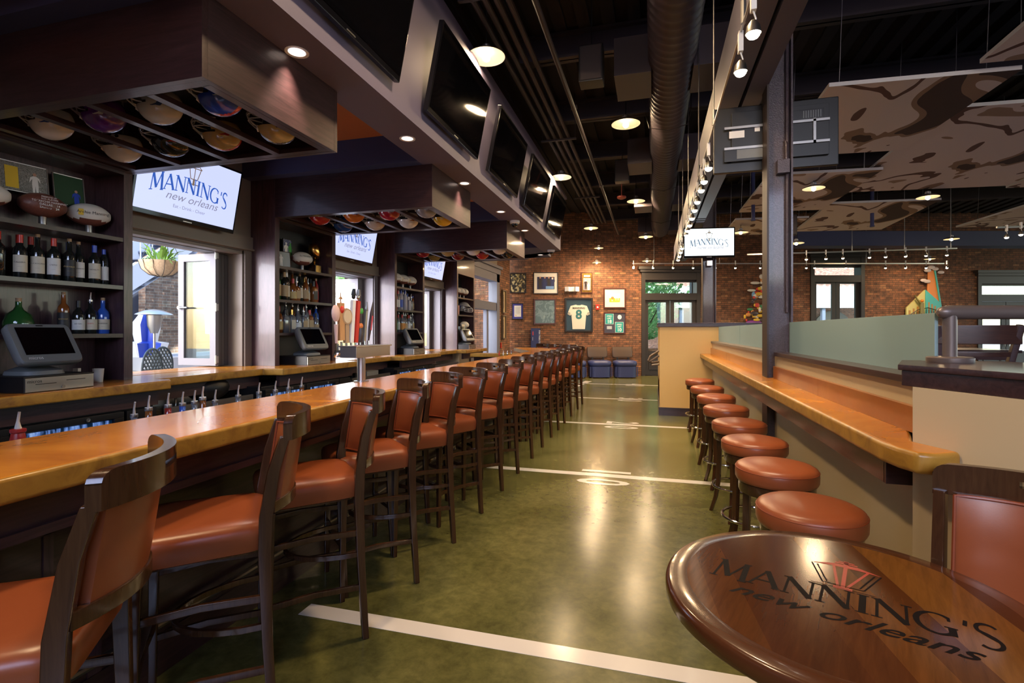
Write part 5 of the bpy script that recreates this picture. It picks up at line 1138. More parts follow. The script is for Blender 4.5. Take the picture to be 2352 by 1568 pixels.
# ---------------------------------------------------------------- cut-out wall art (generic)
art = MB(); random.seed(3); cols = [(.6, .05, .03), (.65, .4, .03), (.04, .2, .08), (.7, .66, .6), (.15, .35, .6), (.05, .03, .03), (.6, .25, .05), (.25, .05, .3)]
am = [M(f'art_colour_{i}', c, .4) for i, c in enumerate(cols)]
# heap of tumbling blobby shapes narrowing to the top
for i in range(120):
    h = random.random() ** 1.1 * 1.35; wv = .72 * (1 - h / 1.5); x = random.uniform(-wv, wv); r = random.uniform(.035, .09)
    art.ball((x, -.03 - .05 * random.random(), h), r, mi=random.choice([0, 1, 1, 2, 3, 3, 4, 5, 6]), n=8, m=6, sx=random.uniform(.5, 1.6), sy=.3, sz=random.uniform(.5, 1.4))
art.ball((0, -.03, -.04), .6, mi=7, sy=.05, sz=.14); art.ball((-.1, -.05, 1.42), .08, mi=3, sy=.4).ball((-.3, -.04, 1.22), .16, mi=3, sy=.2, sz=.3).ball((-.42, -.04, .98), .14, mi=3, sy=.2, sz=.3)
onw('wall_sculpture', art, am, 1752, 737, 'colourful heap-shaped cut-out art on the brick behind the near steel column', 'wall art', .08, smooth=60)
art = MB()
art.plate([(-.62, 0), (-.62, .28), (-.02, .86), (-.02, 0)], -.05, 0, 0); art.plate([(-.02, 0), (-.02, .86), (.48, .42), (.48, 0)], -.07, 0, 1)
for i in range(4): art.box(-.55 + .13 * i, -.49 + .13 * i, -.055, -.05, .06, .20 + .06 * i, 2)
for i in range(4): art.box(.06 + .1 * i, .11 + .1 * i, -.075, -.07, .04, .46 - .06 * i, 2)
art.plate([(.06, .55), (.10, 1.45), (.28, 1.5), (.46, .45)], -.02, .0, 3); art.plate([(.28, 1.5), (.32, 1.5), (.52, .3), (.48, .3)], -.05, .0, 1)
for (x, z, r) in ((.05, 1.48, .12), (.17, 1.58, .13), (.3, 1.53, .11), (-.08, 1.16, .11), (.03, 1.13, .12), (.48, 1.42, .11)): art.ball((x, -.06, z), r, mi=4, sy=.3, sz=.5)
art.tube([(-.6, -.09, .02), (-.3, -.12, .22), (0, -.13, .28), (.3, -.12, .2), (.48, -.1, .14)], .012, 6, mi=5)
for i in range(14): art.box(-.58 + .078 * i, -.57 + .078 * i, -.12, -.11, -.05, .05 + .2 * (1 - abs(i - 7) / 8), 5)
art.box(-.24, -.12, -.14, -.1, .1, .44, 6).ball((-.17, -.12, .50), .05, mi=3).tube([(-.22, -.12, .42), (-.34, -.12, .56), (-.40, -.12, .68)], [.035, .025, .015], mi=6)
onw('wall_sculpture', art, [M('art_pale_yellow', (.55, .5, .18), .4), M('art_turquoise', (.05, .42, .42), .4), M('art_window', (.4, .2, .05), .4), M('art_orange', (.65, .2, .02), .4), M('art_cloud', (.6, .5, .5), .4), black, M('art_olive', (.2, .17, .05), .5)], 2120, 727,
    'cut-out wall art of a turquoise corner building with an orange searchlight beam', 'wall art', .06, smooth=30)
# ---------------------------------------------------------------- pendant lamps
def make_pendant(zc):
    t = thing('pendant_lamp', '', 'pendant lamp', group='warm dome pendant lamps')
    obj('cord', MB().tube([(0, 0, .10), (0, 0, zc)], .006, 6), black, t)
    s = obj('lamp_shade', MB().lathe([(.20, 0), (.195, .012), (.15, .040), (.08, .062), (.04, .07)], 36, caps=(0, 1)), [shade_out], t, smooth=60)
    m = MB().lathe([(.197, .001), (.192, .009), (.148, .036), (.07, .055), (.02, .058)], 36, caps=(0, 1)); obj('shade_lining', m, shade_in, s, smooth=60)
    m = MB().lathe([(.035, .07), (.045, .085), (.045, .12), (.02, .135)], 16)
    for i in range(8): m.tube([(.05 * cos(i * pi / 4), .05 * sin(i * pi / 4), .065), (.055 * cos(i * pi / 4), .055 * sin(i * pi / 4), .10), (.03 * cos(i * pi / 4), .03 * sin(i * pi / 4), .13)], .004, 5)
    obj('socket_cage', m, steel_d, t)
    obj('bulb', MB().ball((0, 0, -.008), .042, n=14, m=10), bulb_m, t)
    return t
PE = [(-1.70, 5.10, 4.35), (-.37, 7.31, 4.36), (-1.69, 9.55, 4.37), (-.37, 11.72, 4.36), (-1.68, 14.3, 4.33), (-.20, 14.9, 4.12), (-1.70, .70, 4.35), (-.37, 3.0, 4.36)]
PE += [(2.5, 9.2, 3.75), (4.5, 10.2, 3.72), (1.95, 12.7, 3.72), (3.15, 12.9, 3.45), (7.3, 15.4, 3.78)]
p0 = bw(2.65, 3.98, .9); p1 = bw(2.67, 3.60, .42); p2 = bw(4.15, 3.60, .8); p3 = bw(12.6, 3.62, 1.1); p4 = bw(14.2, 3.80, .5)
PE += [p0, (p1[0] + .0, p1[1] - .0, p1[2]), p2, p3]
pend = make_pendant(1.2)
PL = ['over the bar top, beside the dark televisions', 'between bar and duct', 'over the bar, beyond the first one', 'beside the spiral duct further down', 'over the far bar end', 'near the duct end by the brick wall', 'above the bar beside the camera', 'above the aisle beside the camera', 'in the dining side just beyond the steel column', 'below the big ceiling print in the dining side', 'next to the television column in the dining side', 'in the dining side above the frosted glass', 'far across the dining side by the brick wall', 'high by the brick wall over the pictures', 'lower one by the brick wall over the pictures', 'by the brick wall over the spot rail', 'by the brick wall near the corner-building art']
for i, p in enumerate(PE):
    o = pend if i == 0 else dup(pend, p)
    o.location = p; o['label'] = 'dome pendant lamp ' + PL[i]
    s = ZC - p[2]
    for c_ in o.children:
        if c_.name.startswith('cord'):
            c_.data = c_.data.copy()
            for v in c_.data.vertices:
                if v.co.z > .5: v.co.z = s
    if i >= 8: o.scale = (.82,) * 3 if i < 13 else (.72,) * 3
    dl = light('AREA', 'pendant_light', (0, 0, .0), (44 if i < 8 else 13), (1, .70, .40), o, .33, rot=(0, 0, 0)); dl.data.shape = 'DISK'
    if i >= 8:
        for c_ in o.children:
            if c_.name.startswith('cord'):
                for v in c_.data.vertices:
                    if v.co.z > .5: v.co.z = s / o.scale[0]
# ---------------------------------------------------------------- track heads and rails
def make_head():
    t = thing('spot_light', '', 'spotlight')
    obj('stem', MB().box(-.012, .012, -.02, .02, .09, .20).tube([(0, 0, .09), (.012, 0, .05), (0, 0, .02)], .004, 6), white, t, smooth=0)
    obj('lamp_head', MB().lathe([(.028, -.015), (.036, -.02), (.030, .02), (.012, .045)], 18, caps=(0, 1)), steel, t)
    obj('lamp_face', MB().ball((0, 0, -.02), .031, n=16, m=8, sz=.8), led_m, t)
    return t
head = make_head(); first = True
def spot(p, to, label, group, en=30, size=50, on=True):
    global first
    if first: o = head; first = False; o.location = p; o['label'] = label; o['group'] = group
    else: o = dup(head, p, None, label, group)
    d_ = Vector(to) - Vector(p)
    if on: light('SPOT', 'spot_beam', (0, 0, -.03), en, (1, .80, .58), o, .06, rot=d_.to_track_quat('-Z', 'Y').to_euler(), spot_size=radians(size), spot_blend=.5)
    return o
def rail(name, pts, drops, label):
    t = thing(name, label, 'light rail', pts[0])
    o = Vector(pts[0]); thin = label.endswith(('roof beam', 'lit television')); obj('rail_bar', MB().bar([tuple(Vector(p) - o) for p in pts], .010 if thin else .025, .012 if thin else .03), steel_d if thin else steel, t)
    for f in drops:
        p = Vector(pts[0]).lerp(Vector(pts[-1]), f) - o; obj('suspension_rod', MB().tube([tuple(p), (p.x, p.y, ZC - o.z)], .006, 6).tube([tuple(p), (p.x, p.y, p.z + .12)], .014, 8), steel_d, t)
    return t
rail('light_rail', [(.466, 2.4, 3.10), (.466, 7.9, 3.07)], (.1, .35, .6, .9), 'long light rail with small spotlights hung beside the roof beam')
rail('light_rail', [(.466, 8.5, 3.03), (.466, 10.6, 3.02)], (.1, .75), 'short light rail with spotlights behind the lit television')
Ys = [2.67, 3.04, 4.72, 5.12, 5.42, 5.88, 6.26, 6.69, 7.1, 7.46, 7.78, 8.95, 9.38, 9.86, 10.3]
for i, y in enumerate(Ys):
    z = 2.90 - .008 * (y - 3)
    spot((.466, y, z), ((-.1 if i % 3 == 0 else .95 if i % 3 == 1 else -1.3), y + .6, 0 if i % 3 != 1 else 1.0), f'small lit spotlight on the beam-side rail, {["first","second","third","fourth","fifth","sixth","seventh","eighth","ninth","tenth","eleventh","twelfth","thirteenth","fourteenth","fifteenth"][i]} from the camera', 'spotlights on the beam side rail', 42, 62)
OR2 = ORD
a, b = bw(3.6, 3.47, 1.2), bw(12.95, 3.47, 1.2)
rail('light_rail', [a, b], (.07, .28, .5, .75, .95), 'long low light rail along the back brick wall')
for i, (u, on) in enumerate(((1455, 1), (1500, 1), (1546, 1), (1592, 1), (1643, 1), (1689, 0), (1746, 0), (1852, 0), (1871, 1), (1943, 1), (2034, 1), (2080, 0), (2127, 0), (2175, 0))):
    lat = (u - 1176) / 1165 * (D - 1.2); p = bw(lat, 3.36, 1.2)
    spot(p, bw(lat + (.15 if i != 10 else .9), 1.8, 0), f'{"lit" if on else "unlit"} spotlight on the low rail by the back wall, {OR2[i]} along', 'spotlights on the low back rail', 42, 50, on)
a = bw(4.6 * 1.3, 3.28, 4.0); 
a, b = bw(540 / 1165 * 12.4, 3.32, 4.0), bw(1022 / 1165 * 12.4, 3.47, 4.0)
rail('light_rail', [a, b], (.2, .5, .75, .97), 'upper light rail across the dining side')
for i, u in enumerate((1852, 1897, 1936, 1997, 2034, 2080, 2127, 2175)):
    lat = (u - 1176) / 1165 * 12.4; p = bw(lat, 3.22 + .015 * i, 4.0)
    spot(p, bw(lat + (.3 if u != 2127 else .0), 1.9 if i % 2 else .6, 0 if i % 2 else 3), f'lit spotlight on the upper dining side rail, {OR2[i]} along', 'spotlights on the upper rail', 40 if i in (6, 7) else 20, 45)
a, b = bw(8.6, 3.29, 7.4), bw(10.4, 3.35, 7.4)
rail('light_rail', [a, b], (.3,), 'short light rail above the third glass doors')
for i, u in enumerate((2312, 2345)): spot(bw((u - 1176) / 1165 * 9.0, 3.13 + .05 * i, 7.4), bw(10, 0, 6), f'lit spotlight on the short far rail, {OR2[i]} along', 'spotlights on the short far rail', 30, 60)
# light rails over the bar (lights the counter and chairs), behind the camera side of the room as well
# ---------------------------------------------------------------- printed ceiling panels
pan_m = M('ceiling_print', (.4, .3, .25), .7); n_, l_, b_ = nodes(pan_m); mp_ = coords(pan_m, (1, .55, 1), (0, 0, .7))
nz_ = noise(pan_m, mp_, .85, 3, .45, .8); r_ = ramp(pan_m, nz_.outputs[0], [(0, (.05, .018, .015)), (.40, (.30, .18, .12)), (.44, (.72, .60, .58)), (.55, (.12, .05, .04)), (.585, (.72, .60, .58)), (.66, (.34, .22, .16)), (.69, (.07, .03, .025))], 'CONSTANT'); l_.new(r_.outputs[0], b_.inputs['Base Color'])
PN = [(1.70, 3.27, 5.75, 8.05, 'above the television column'), (3.20, 5.6, 6.85, 10.2, 'largest one, further into the dining side'), (1.75, 3.3, 8.75, 11.6, 'beyond the one above the television column'), (3.35, 5.2, 11.3, 13.9, 'deep in the dining side towards the brick wall'), (1.75, 3.2, 12.1, 14.2, 'last one by the beam near the brick wall'), (2.88, 4.6, 3.3, 5.62, 'overhead at the camera end'), (7.1, 9.5, 10.9, 14.8, 'far side over the third doors'), (5.8, 7.6, 7.4, 10.6, 'beside the largest one over the tables')]
for i, (x0, x1, y0, y1, lb) in enumerate(PN):
    t = thing('ceiling_panel', 'brown and cream printed ceiling panel, ' + lb, 'ceiling panel', ((x0 + x1) / 2, (y0 + y1) / 2, 3.9), rot=(radians(1.2 * (-1) ** i), radians(1.5), 0), group='printed ceiling panels')
    a, b = (x1 - x0) / 2, (y1 - y0) / 2
    me_ = obj('printed_board', MB().box(-a, a, -b, b, 0, .04), [pan_m, white_p], t, smooth=0)
    for p in me_.data.polygons: p.material_index = 0 if abs(p.normal.z) > .5 else 1
    for sx in (-1, 1):
        for sy in (-1, 1): obj('suspension_wire', MB().tube([(sx * a * .8, sy * b * .8, .04), (sx * a * .8, sy * b * .8, 1.35)], .004, 5), steel_d, t)
for i, (x, y) in enumerate(((3.42, 5.0), (1.9, 10.9), (4.4, 12.2))):
    props(obj('fabric_strap', MB().tube([(0, 0, -.30), (0, 0, .9)], .035, 10).lathe([(.045, -.31), (.045, -.28)], 10), M('blue_tube', (.03, .04, .14), .5), loc=(x, y, 3.93)), ['dark blue hanging pipe end by the overhead panel', 'dark blue hanging pipe end by the television column', 'small dark pipe end below the deep ceiling panel'][i], 'pipe')
m = MB().box(-1.5, 5.2, -.25, .25, -.2, .2); props(obj('navy_duct', m, navy, loc=bw(9.3, 3.98, 2.3), rz=YAW, smooth=0), 'navy painted box duct across the dining side under the deck', 'duct')
# ---------------------------------------------------------------- dining side furniture on the platform
wchair = grain('dining_walnut', (.03, .012, .010), (.055, .022, .017), .3, 'x', 1.5, coat=.3)
def slat_chair():
    t = thing('dining_chair', '', 'chair', group='dark slat-back chairs on the platform')
    obj('seat', MB().loft([rr(.42, .42, .05, 4, 0, 0, z) for z in (.44, .47)]), wchair, t, bevel=.004)
    for sx in (-1, 1):
        obj('leg', MB().bar([(sx * .17, .18, 0), (sx * .175, .18, .44)], .036, .036), wchair, t, bevel=.003)
        obj('leg', MB().bar([(sx * .16, -.24, 0), (sx * .165, -.19, .44), (sx * .19, -.22, .7), (sx * .225, -.29, .99)], .036, .045), wchair, t, bevel=.003)
    def cr(w, z, h, y): return MB().bar([(w * s, y - .035 * (1 - s * s), z) for s in [-1 + i / 4 for i in range(9)]], .02, h)
    obj('crest_rail', cr(.235, .925, .13, -.275), wchair, t, bevel=.004)
    for z, w, y in ((.79, .20, -.245), (.71, .19, -.23), (.63, .185, -.22)): obj('back_slat', cr(w, z, .035, y), wchair, t, bevel=.003)
    for sx in (-1, 1): obj('stretcher', MB().box(sx * .17 - .012, sx * .17 + .012, -.2, .18, .2, .23), wchair, t, smooth=0)
    return t
ch = slat_chair()
DC = [(2.2, 4.52, -8), (2.97, 5.3, 90), (2.3, 6.05, 180), (3.3, 7.65, 180), (4.0, 6.9, 90), (4.6, 4.65, 0), (4.6, 6.15, 180), (5.3, 5.4, 90), (5.9, 6.25, 0), (6.4, 3.25, 0)]
for i, (x, y, r) in enumerate(DC):
    lab = f'dark slat-back dining chair on the platform, {ORD[i]} counted away from the railing post'
    if i == 0: ch.location = (x, y, .5); ch.rotation_euler.z = radians(r); ch['label'] = lab
    else: dup(ch, (x, y, .5), radians(r), lab)
for i, (x, y) in enumerate(((2.3, 5.3), (3.3, 6.9), (4.6, 5.4), (5.9, 7.0), (6.4, 4.0))):
    t = thing('dining_table', f'dark square dining table on the platform, {ORD[i]} from the railing post', 'table', (x, y, .5))
    obj('table_top', MB().box(-.40, .40, -.40, .40, .72, .75), wenge, t, bevel=.004); obj('pedestal', MB().lathe([(.25, 0), (.25, .015), (.04, .03), (.035, .72)], 24), black, t)
# handrails of the steps at the end wall
t = thing('step_handrail', 'bent bronze handrails poking out past the cream end wall', 'handrail', (0, 9.7, 0))
obj('rail', MB().tube([(.11, .2, 1.08), (-.05, .15, .98), (-.09, .1, .90), (-.03, .1, .86), (.11, .15, .88)], .019, 10), pipe_r, t); obj('rail', MB().tube([(.11, 0, 1.0), (-.04, 0, .90), (-.03, 0, .82), (.11, 0, .84)], .019, 10), pipe_r, t)
for i in range(3): S(f'floor_step', MB().box(.11 + .0, .5, 9.3 + .3 * i, 12, 0 + .165 * i, .165 * (i + 1)), wenge, smooth=0)
# ---------------------------------------------------------------- floor lines and yard numbers
def yard(y, num, x0, x1, k):
    m = MB().box(x0, x1, y - .052, y + .052, .0, .0015)
    props(obj('floor_line', m, line_m, smooth=0), f'white painted line across the green floor, {ORD[k]} from the camera' + (f', crossing the number {num}' if num else ''), 'floor marking')
    if num:
        m = MB()
        for j, ch_ in enumerate(num): # digits read along the aisle, one on each side of the line
            mm = MB(); mm.T = Matrix.Translation((-.70, y + (.135 if j == 0 else -.235) + (.03 if ch_ != '1' and j == 0 else 0), .002)) @ Matrix.Rotation(radians(-90), 4, 'Z') @ Matrix.Translation((0, 0, 0))
            mm.text(ch_, .69, 0, 0, 0, 0, flat=True, off=.012, sx=.55 if ch_ != '1' else .8)
            # stretch along the aisle crosswise: glyph height runs along x
            m.v += mm.v; b0 = len(m.v) - len(mm.v); m.f += [[q + b0 for q in f] for f in mm.f]; m.m += mm.m
        props(obj('floor_number', m, line_m, smooth=0), f'white painted number {num} on the green floor, {ORD[k - 1]} number from the camera', 'floor marking')
yard(2.26, '', -1.75, 3.0, 0); yard(5.16, '10', -1.7, .95, 1); yard(8.02, '20', -1.7, .95, 2); yard(11.05, '30', -1.6, .11, 3); yard(14.05, '40', -1.9, 1.5, 4)
m = MB().prism([(-2.05, 13.2), (-1.9, 13.1), (-1.7, 14.75), (-1.9, 14.8)], 0, .0015); props(obj('floor_line', m, line_m, smooth=0), 'white side line running towards the blue lounge chairs', 'floor marking')
# ---------------------------------------------------------------- outside
S('ground', MB().box(-60, -4.8, -20, 60, -.3, .2).box(-60, 80, 17, 90, -.3, -.1), M('paving', (.26, .25, .24), .8), smooth=0)
leafm = mottled('tree_leaves', [(.3, (.09, .24, .11)), (.5, (.2, .45, .2)), (.7, (.45, .68, .38))], 6, .6)
n_, l_, b_ = nodes(leafm); tl_ = n_.new('ShaderNodeBsdfTranslucent'); ms_ = n_.new('ShaderNodeMixShader'); tl_.inputs[0].default_value = (.45, .75, .3, 1); ms_.inputs[0].default_value = .5
l_.new(b_.outputs[0], ms_.inputs[1]); l_.new(tl_.outputs[0], ms_.inputs[2]); l_.new(ms_.outputs[0], n_['Material Output'].inputs[0])
bark = M('bark', (.12, .08, .06), .9)
def tree(x, y, h, r, label, seed):
    random.seed(seed); t = thing('tree', label, 'tree', (x, y, -.1 if y > 17 else .2))
    m = MB().tube([(0, 0, 0), (.05, 0, h * .4), (-.05, .1, h * .7)], [.12, .09, .04], 8)
    for i in range(6): a = random.uniform(0, 6.28); m.tube([(0, 0, h * (.3 + .06 * i)), (r * .7 * cos(a), r * .7 * sin(a), h * (.55 + .07 * i))], [.05, .015], 6)
    obj('trunk', m, bark, t)
    m = MB()
    for i in range(3200):
        a = random.uniform(0, 2 * pi); zz = random.uniform(-1, 1); q = (random.random() ** .35) * r; s = sqrt(1 - zz * zz)
        c = Vector((q * s * cos(a), q * s * sin(a), h * .66 + zz * r * 1.15)); e = random.uniform(.06, .13)
        n1 = Vector((random.gauss(0, 1), random.gauss(0, 1), random.gauss(0, 1))).normalized(); n2 = n1.orthogonal().normalized(); n3 = n1.cross(n2)
        m.add([tuple(c + n2 * e), tuple(c + n3 * e * .5), tuple(c - n2 * e), tuple(c - n3 * e * .5)], [(0, 1, 2, 3)])
    m.keep = True; obj('foliage', m, leafm, t, smooth=0)
def bwo(lat, back): return (CY * lat - SY * (D + back), SY * lat + CY * (D + back))
for i, (lat, bk, h, r) in enumerate(((5.6, 5.2, 4.6, 1.6), (10.2, 8.6, 5.2, 1.5), (6.6, 9.4, 5.6, 1.7), (13.2, 9.5, 3.2, 1.0))):
    x, y = bwo(lat, bk); tree(x, y, h, r, ['leafy green tree outside the first glass doors', 'second leafy tree outside the first glass doors', 'taller tree further outside the first glass doors', 'small yellow-green tree outside the middle glass doors'][i], i)
tree(-8.9, 16.3, 4.6, 1.5, 'green tree outside the second bar window', 9); tree(-8.0, 12.0, 4.2, 1.1, 'slim tree outside the bar window nearer the building', 10)
def wbox(m, a, b, c, d, z0, z1, mi=0): return m.box(a, b, c, d, z0, z1, mi)
t = thing('brick_building', 'pale brick building with arches and a seamed metal canopy beyond the back doors', 'building', (-SY * D, CY * D, 0), YAW)
m = MB().box(8, 26, 15, 16, 0, 9); obj('wall', m, brk_out, t, smooth=0)
m = MB()
for x in (11.2, 15.5, 19.8, 24): m.plate([(x + 1.2 * cos(a), 1.5 + 1.2 * sin(a)) for a in [pi * i / 14 for i in range(15)]] + [(x - 1.2, 0), (x + 1.2, 0)], 14.9, 15.02)
obj('arch_window', m, M('arch_glass', (.12, .14, .16), .2), t, smooth=0)
m = MB().add([(8, 12.2, 3.1), (26, 12.2, 3.1), (26, 15, 4.2), (8, 15, 4.2)], [(0, 1, 2, 3)])
for i in range(46): m.add([(8 + .4 * i, 12.2, 3.1), (8.1 + .4 * i, 12.2, 3.2), (8.1 + .4 * i, 15, 4.3), (8 + .4 * i, 15, 4.2)], [(0, 1, 2, 3)])
m.box(8, 26, 12.1, 12.2, 2.75, 3.12)
obj('metal_canopy', m, M('canopy_metal', (.50, .60, .62), .4), t, smooth=0)
for x in (9.5, 13.4, 17.5, 22): obj('post', MB().box(x, x + .18, 12.2, 12.4, 0, 2.8), M('post_blue', (.2, .25, .35), .5), t, smooth=0)
for x in (10.2, 14, 18, 22): obj('window', MB().box(x, x + 1.1, 14.95, 15, 5.8, 7.4), [M('upper_window', (.3, .36, .4), .2)], t, smooth=0)
for i, (lat, bk, h) in enumerate(((10.45, 2.2, 4.4), (6.45, 1.6, 4.4), (15.8, 2.2, 4.4))):
    x, y = bwo(lat, bk); props(obj('canopy_post', MB().box(-.11, .11, -.11, .11, -.1, h).box(-.2, .2, -.2, .2, h - .25, h), M('post_slate', (.12, .14, .2), .5), loc=(x, y, 0), rz=YAW), f'slate canopy post outside the {["middle", "first", "third"][i]} glass doors', 'post')
x, y = bwo(5.0, 1.3); props(obj('brick_planter', MB().box(-1.2, 1.2, -.25, .25, -.1, .85), brk_out, loc=(x, y, 0), rz=YAW, smooth=0), 'low brick planter outside the first glass doors', 'planter')
x, y = bwo(5.5, .9); random.seed(5); m = MB()
for i in range(200):
    c = Vector((random.gauss(0, .18), random.gauss(0, .15), .98 + random.gauss(0, .12))); n1 = Vector((random.gauss(0, 1), random.gauss(0, 1), random.gauss(0, 1))).normalized(); n2 = n1.orthogonal().normalized(); n3 = n1.cross(n2)
    m.add([tuple(c + n2 * .08), tuple(c + n3 * .03), tuple(c - n2 * .08), tuple(c - n3 * .03)], [(0, 1, 2, 3)])
m.keep = True; props(obj('round_shrub', m, leafm, loc=(x, y, 0), smooth=0), 'small round shrub outside the first glass doors', 'shrub')
# sign panel seen through the middle transom
x, y = bwo(11.2, 4.5); props(obj('hanging_sign', MB().box(-.75, .35, -.03, .03, 3.3, 4.9, 0).box(-.9, -.8, -.05, .05, -.1, 5, 0).text("n's", .55, -.1, 3.75, -.035, 1), [M('sign_beige', (.5, .48, .42), .5), M('sign_slate', (.06, .08, .12), .5)], loc=(x, y, 0), rz=YAW, smooth=0), 'beige hanging sign with dark letters beyond the middle doors', 'sign')
# patio outside the first bar window: stairs, brick wall, heater, umbrella, basket, chairs
t = thing('brick_house', 'brown brick patio wall beyond the open bar window', 'building', (-10.9, 8.7, 0))
obj('side_wall', MB().box(-.5, -.2, -5, 0, .2, 2.6), M('dark_slate_wall', (.05, .06, .09), .7), t, smooth=0)
obj('wall', MB().box(-.3, 0, 0, 6, .2, 6), brick('patio_brick', (.30, .20, .15), (.22, .15, .12), (.36, .32, .28)), t, smooth=0)
t = thing('outdoor_staircase', 'slate blue outdoor staircase rising across the patio', 'staircase', (-9.7, 7.82, 0))
slate = M('slate_blue_paint', (.10, .13, .20), .5); rail_w = M('pale_blue_steel', (.26, .31, .42), .4)
p0_, p1_ = Vector((0, -3.2, 0.6)), Vector((0, 2.6, 4.4))
p0_, p1_ = Vector((0, 3.2, 4.6)), Vector((0, -2.6, .6))
m = MB()
for xx in (0, 1.1): m.bar([(xx, -2.8, 1.2), (xx, 1.5, 4.3)], .06, .34)
obj('stringer', m, rail_w, t, smooth=0)
m = MB()
for i in range(17): m.box(0, 1.1, -2.75 + .25 * i, -2.47 + .25 * i, 1.18 + .18 * i, 1.21 + .18 * i)
obj('tread', m, slate, t, smooth=0)
obj('soffit_board', MB().add([(0, -2.9, .85), (1.1, -2.9, .85), (1.1, 1.6, 4.05), (0, 1.6, 4.05)], [(0, 1, 2, 3)]), slate, t, smooth=0)
m = MB()
for i in range(20): y_ = -2.8 + .22 * i; z_ = 1.35 + .159 * i; m.tube([(1.1, y_, z_), (1.1, y_, z_ + .9)], .012, 5)
m.bar([(1.1, -2.8, 2.2), (1.1, 1.5, 5.3)], .05, .05); obj('railing', m, rail_w, t, smooth=0)
# hanging basket
t = thing('hanging_basket', 'coir hanging basket with ferns outside the open bar window', 'hanging basket', (-5.6, 4.66, 2.27)); t.scale = (.74,) * 3
coir = mottled('coir', [(.3, (.35, .24, .13)), (.7, (.55, .40, .24))], 30, .9, bs=.5)
obj('basket', MB().lathe([(.03, -.24), (.16, -.21), (.25, -.13), (.29, -.02), (.30, 0), (.27, 0), (.05, -.03)], 24), coir, t)
m = MB()
for i in range(12): a = i * pi / 6; m.tube([(.30 * cos(a), .30 * sin(a), 0), (.265 * cos(a), .265 * sin(a), -.13), (.165 * cos(a), .165 * sin(a), -.215), (.03 * cos(a), .03 * sin(a), -.245)], .004, 5)
for i in range(4): a = i * pi / 2 + .4; m.tube([(.3 * cos(a), .3 * sin(a), 0), (0, 0, .75)], .004, 5)
m.tube([(0, 0, .75), (0, 0, 2.95)], .006, 5); obj('wire_frame', m, black, t)
random.seed(2); m = MB()
for i in range(60):
    a = random.uniform(0, 6.28); L_ = random.uniform(.12, .34); b0 = Vector((.12 * cos(a), .12 * sin(a), 0)); tip = b0 + Vector((L_ * cos(a) * .8, L_ * sin(a) * .8, random.uniform(-.1, .3)))
    mid = (b0 + tip) / 2 + Vector((0, 0, .06)); w_ = Vector((-sin(a), cos(a), 0)) * .022
    m.add([tuple(b0), tuple(mid + w_), tuple(tip), tuple(mid - w_)], [(0, 1, 2, 3)])
m.keep = True; obj('fern', m, M('fern_green', (.16, .32, .05), .6), t, smooth=0)
props(obj('patio_beam', MB().box(-10.3, -4.65, 4.59, 4.73, 4.44, 4.60), slate), 'slate beam over the terrace carrying the hanging basket', 'beam')
# patio heater
t = thing('patio_heater', 'steel mushroom patio heater on the terrace', 'patio heater', (-7.5, 6.13, .2)); t.scale = (.6, .6, .76)
obj('reflector', MB().lathe([(.42, 1.98), (.40, 2.0), (.2, 2.07), (.03, 2.09)], 28), steel, t); obj('burner', MB().lathe([(.08, 1.60), (.15, 1.75), (.17, 1.97), (.16, 1.98)], 20), steel_d, t); obj('post', MB().lathe([(.03, .1), (.03, 1.62)], 12), steel_d, t); obj('tank_cover', MB().lathe([(.24, 0), (.22, .75), (.05, .8)], 20), steel_d, t)
# folded umbrella
t = thing('folded_umbrella', 'folded blue and white patio umbrella on the terrace', 'umbrella', (-8.5, 6.8, .2)); t.scale = (1, 1, .8)
m = MB(); N = 24
R_ = []
for z, r in ((1.0, .20), (1.3, .26), (1.34, .13), (1.7, .17), (1.95, .07), (2.0, .02)): R_.append([(r * (1 + .3 * cos(6 * 2 * pi * k / N)) * cos(2 * pi * k / N), r * (1 + .3 * cos(6 * 2 * pi * k / N)) * sin(2 * pi * k / N), z) for k in range(N)])
m.loft(R_); 
for i, f in enumerate(m.f): m.m[i] = (i // 4) % 2
obj('canopy', m, [white, blue_p], t); obj('pole', MB().lathe([(.02, 0), (.02, 2.05)], 10), black, t); obj('base', MB().lathe([(.25, 0), (.25, .06), (.03, .1)], 20), black, t)
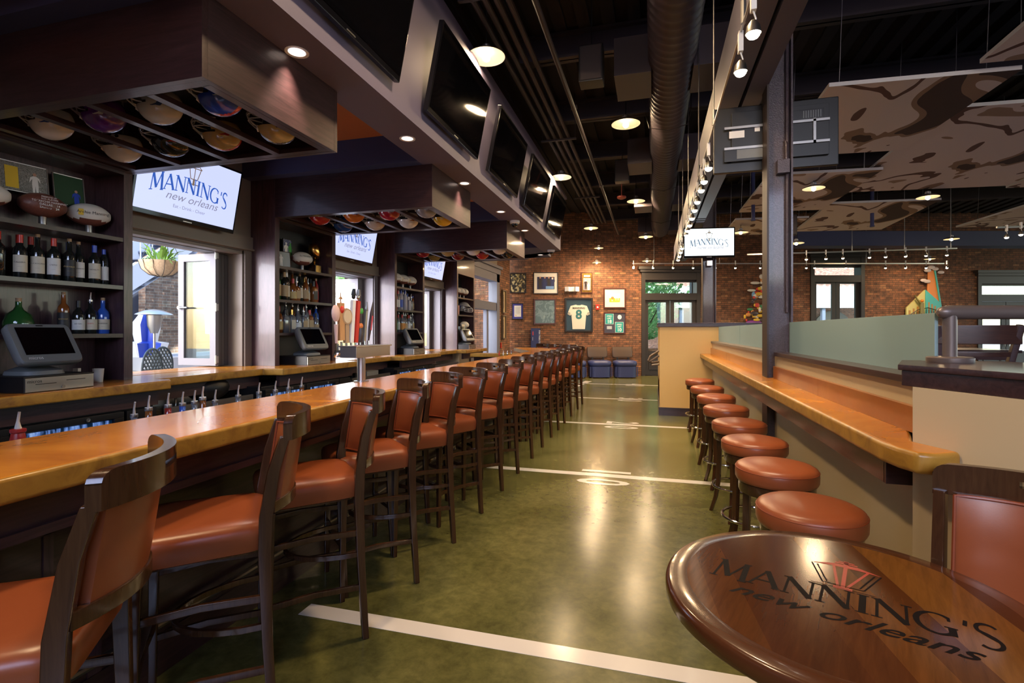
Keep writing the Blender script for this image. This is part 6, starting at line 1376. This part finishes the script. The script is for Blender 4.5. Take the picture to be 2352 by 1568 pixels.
# lattice chairs
def lattice_chair(x, y, rz, label):
    t = thing('patio_chair', label, 'patio chair', (x, y, .2), rz=rz, group='black lattice patio chairs')
    iron = M('black_iron', (.02, .03, .035), .4)
    m = MB(); out = [(.24 * cos(a) * (1 + .1 * sin(a)), .30 * sin(a)) for a in [pi * i / 16 for i in range(17)]]
    m.tube([(-.21, 0, .55)] + [(-x_ if 0 else x_, -.02, .72 + z_) for x_, z_ in out[::-1]] + [(.21, 0, .55)], .014, 8)
    for i in range(-6, 7):
        for s_ in (-1, 1):
            pts = []
            for j in range(21):
                z_ = .56 + .46 * j / 20; x_ = i * .075 + s_ * (z_ - .78) * .9
                lim = .235 * (1 if z_ < .75 else sqrt(max(0, 1 - ((z_ - .72) / .31) ** 2)))
                if abs(x_) < lim: pts.append((x_, -.02, z_))
            if len(pts) > 1: m.bar([pts[0], pts[-1]], .012, .018)
    obj('backrest', m, iron, t); obj('seat', MB().loft([rr(.46, .44, .1, 4, 0, .22, z) for z in (.46, .48)]), iron, t)
    for a, b in ((-.2, .04), (.2, .04), (-.2, .4), (.2, .4)): obj('leg', MB().tube([(a, b, 0), (a, b, .46)], .014, 8), iron, t)
    obj('arm', MB().tube([(-.22, 0, .66), (-.25, .25, .70), (-.23, .36, .66), (-.22, .38, .46)], .014, 8).tube([(.22, 0, .66), (.25, .25, .70), (.23, .36, .66), (.22, .38, .46)], .014, 8), iron, t)
lattice_chair(-6.3, 5.10, radians(115), 'black lattice patio chair close outside the open bar window')
lattice_chair(-6.75, 5.62, radians(110), 'black lattice patio chair further out on the terrace')
props(obj('low_wall', MB().box(-9.5, -7.9, 6.6, 9.5, .2, 1.0), M('stucco', (.5, .5, .52), .7), smooth=0), 'low pale wall at the edge of the terrace', 'wall')
t = thing('white_arcade', 'pale arcade building with blue roof beyond the second bar window', 'building', (-14, 20, .2), rz=radians(20))
obj('wall', MB().box(-6, 6, 0, .5, 0, 6.5), brk_out, t, smooth=0); obj('roof', MB().add([(-6.3, -1.8, 3.4), (6.3, -1.8, 3.4), (6.3, .2, 4.6), (-6.3, .2, 4.6)], [(0, 1, 2, 3)]).box(-6.3, 6.3, -1.85, -1.75, 3.1, 3.45), M('roof_pale_blue', (.5, .62, .66), .4), t, smooth=0)
for i in range(5):
    obj('post', MB().box(-5.5 + 2.6 * i, -5.3 + 2.6 * i, -1.8, -1.6, 0, 3.2), rail_w, t, smooth=0)
    m = MB().tube([(-5.4 + 2.6 * i + .9 * cos(a), -1.7, 2.2 + .9 * sin(a)) for a in [pi * j / 10 for j in range(11)]], .04, 6); obj('arch', m, white, t)
for o in list(bpy.data.objects):
    for k_ in ('label',):
        if k_ in o and not o[k_]: del o[k_]
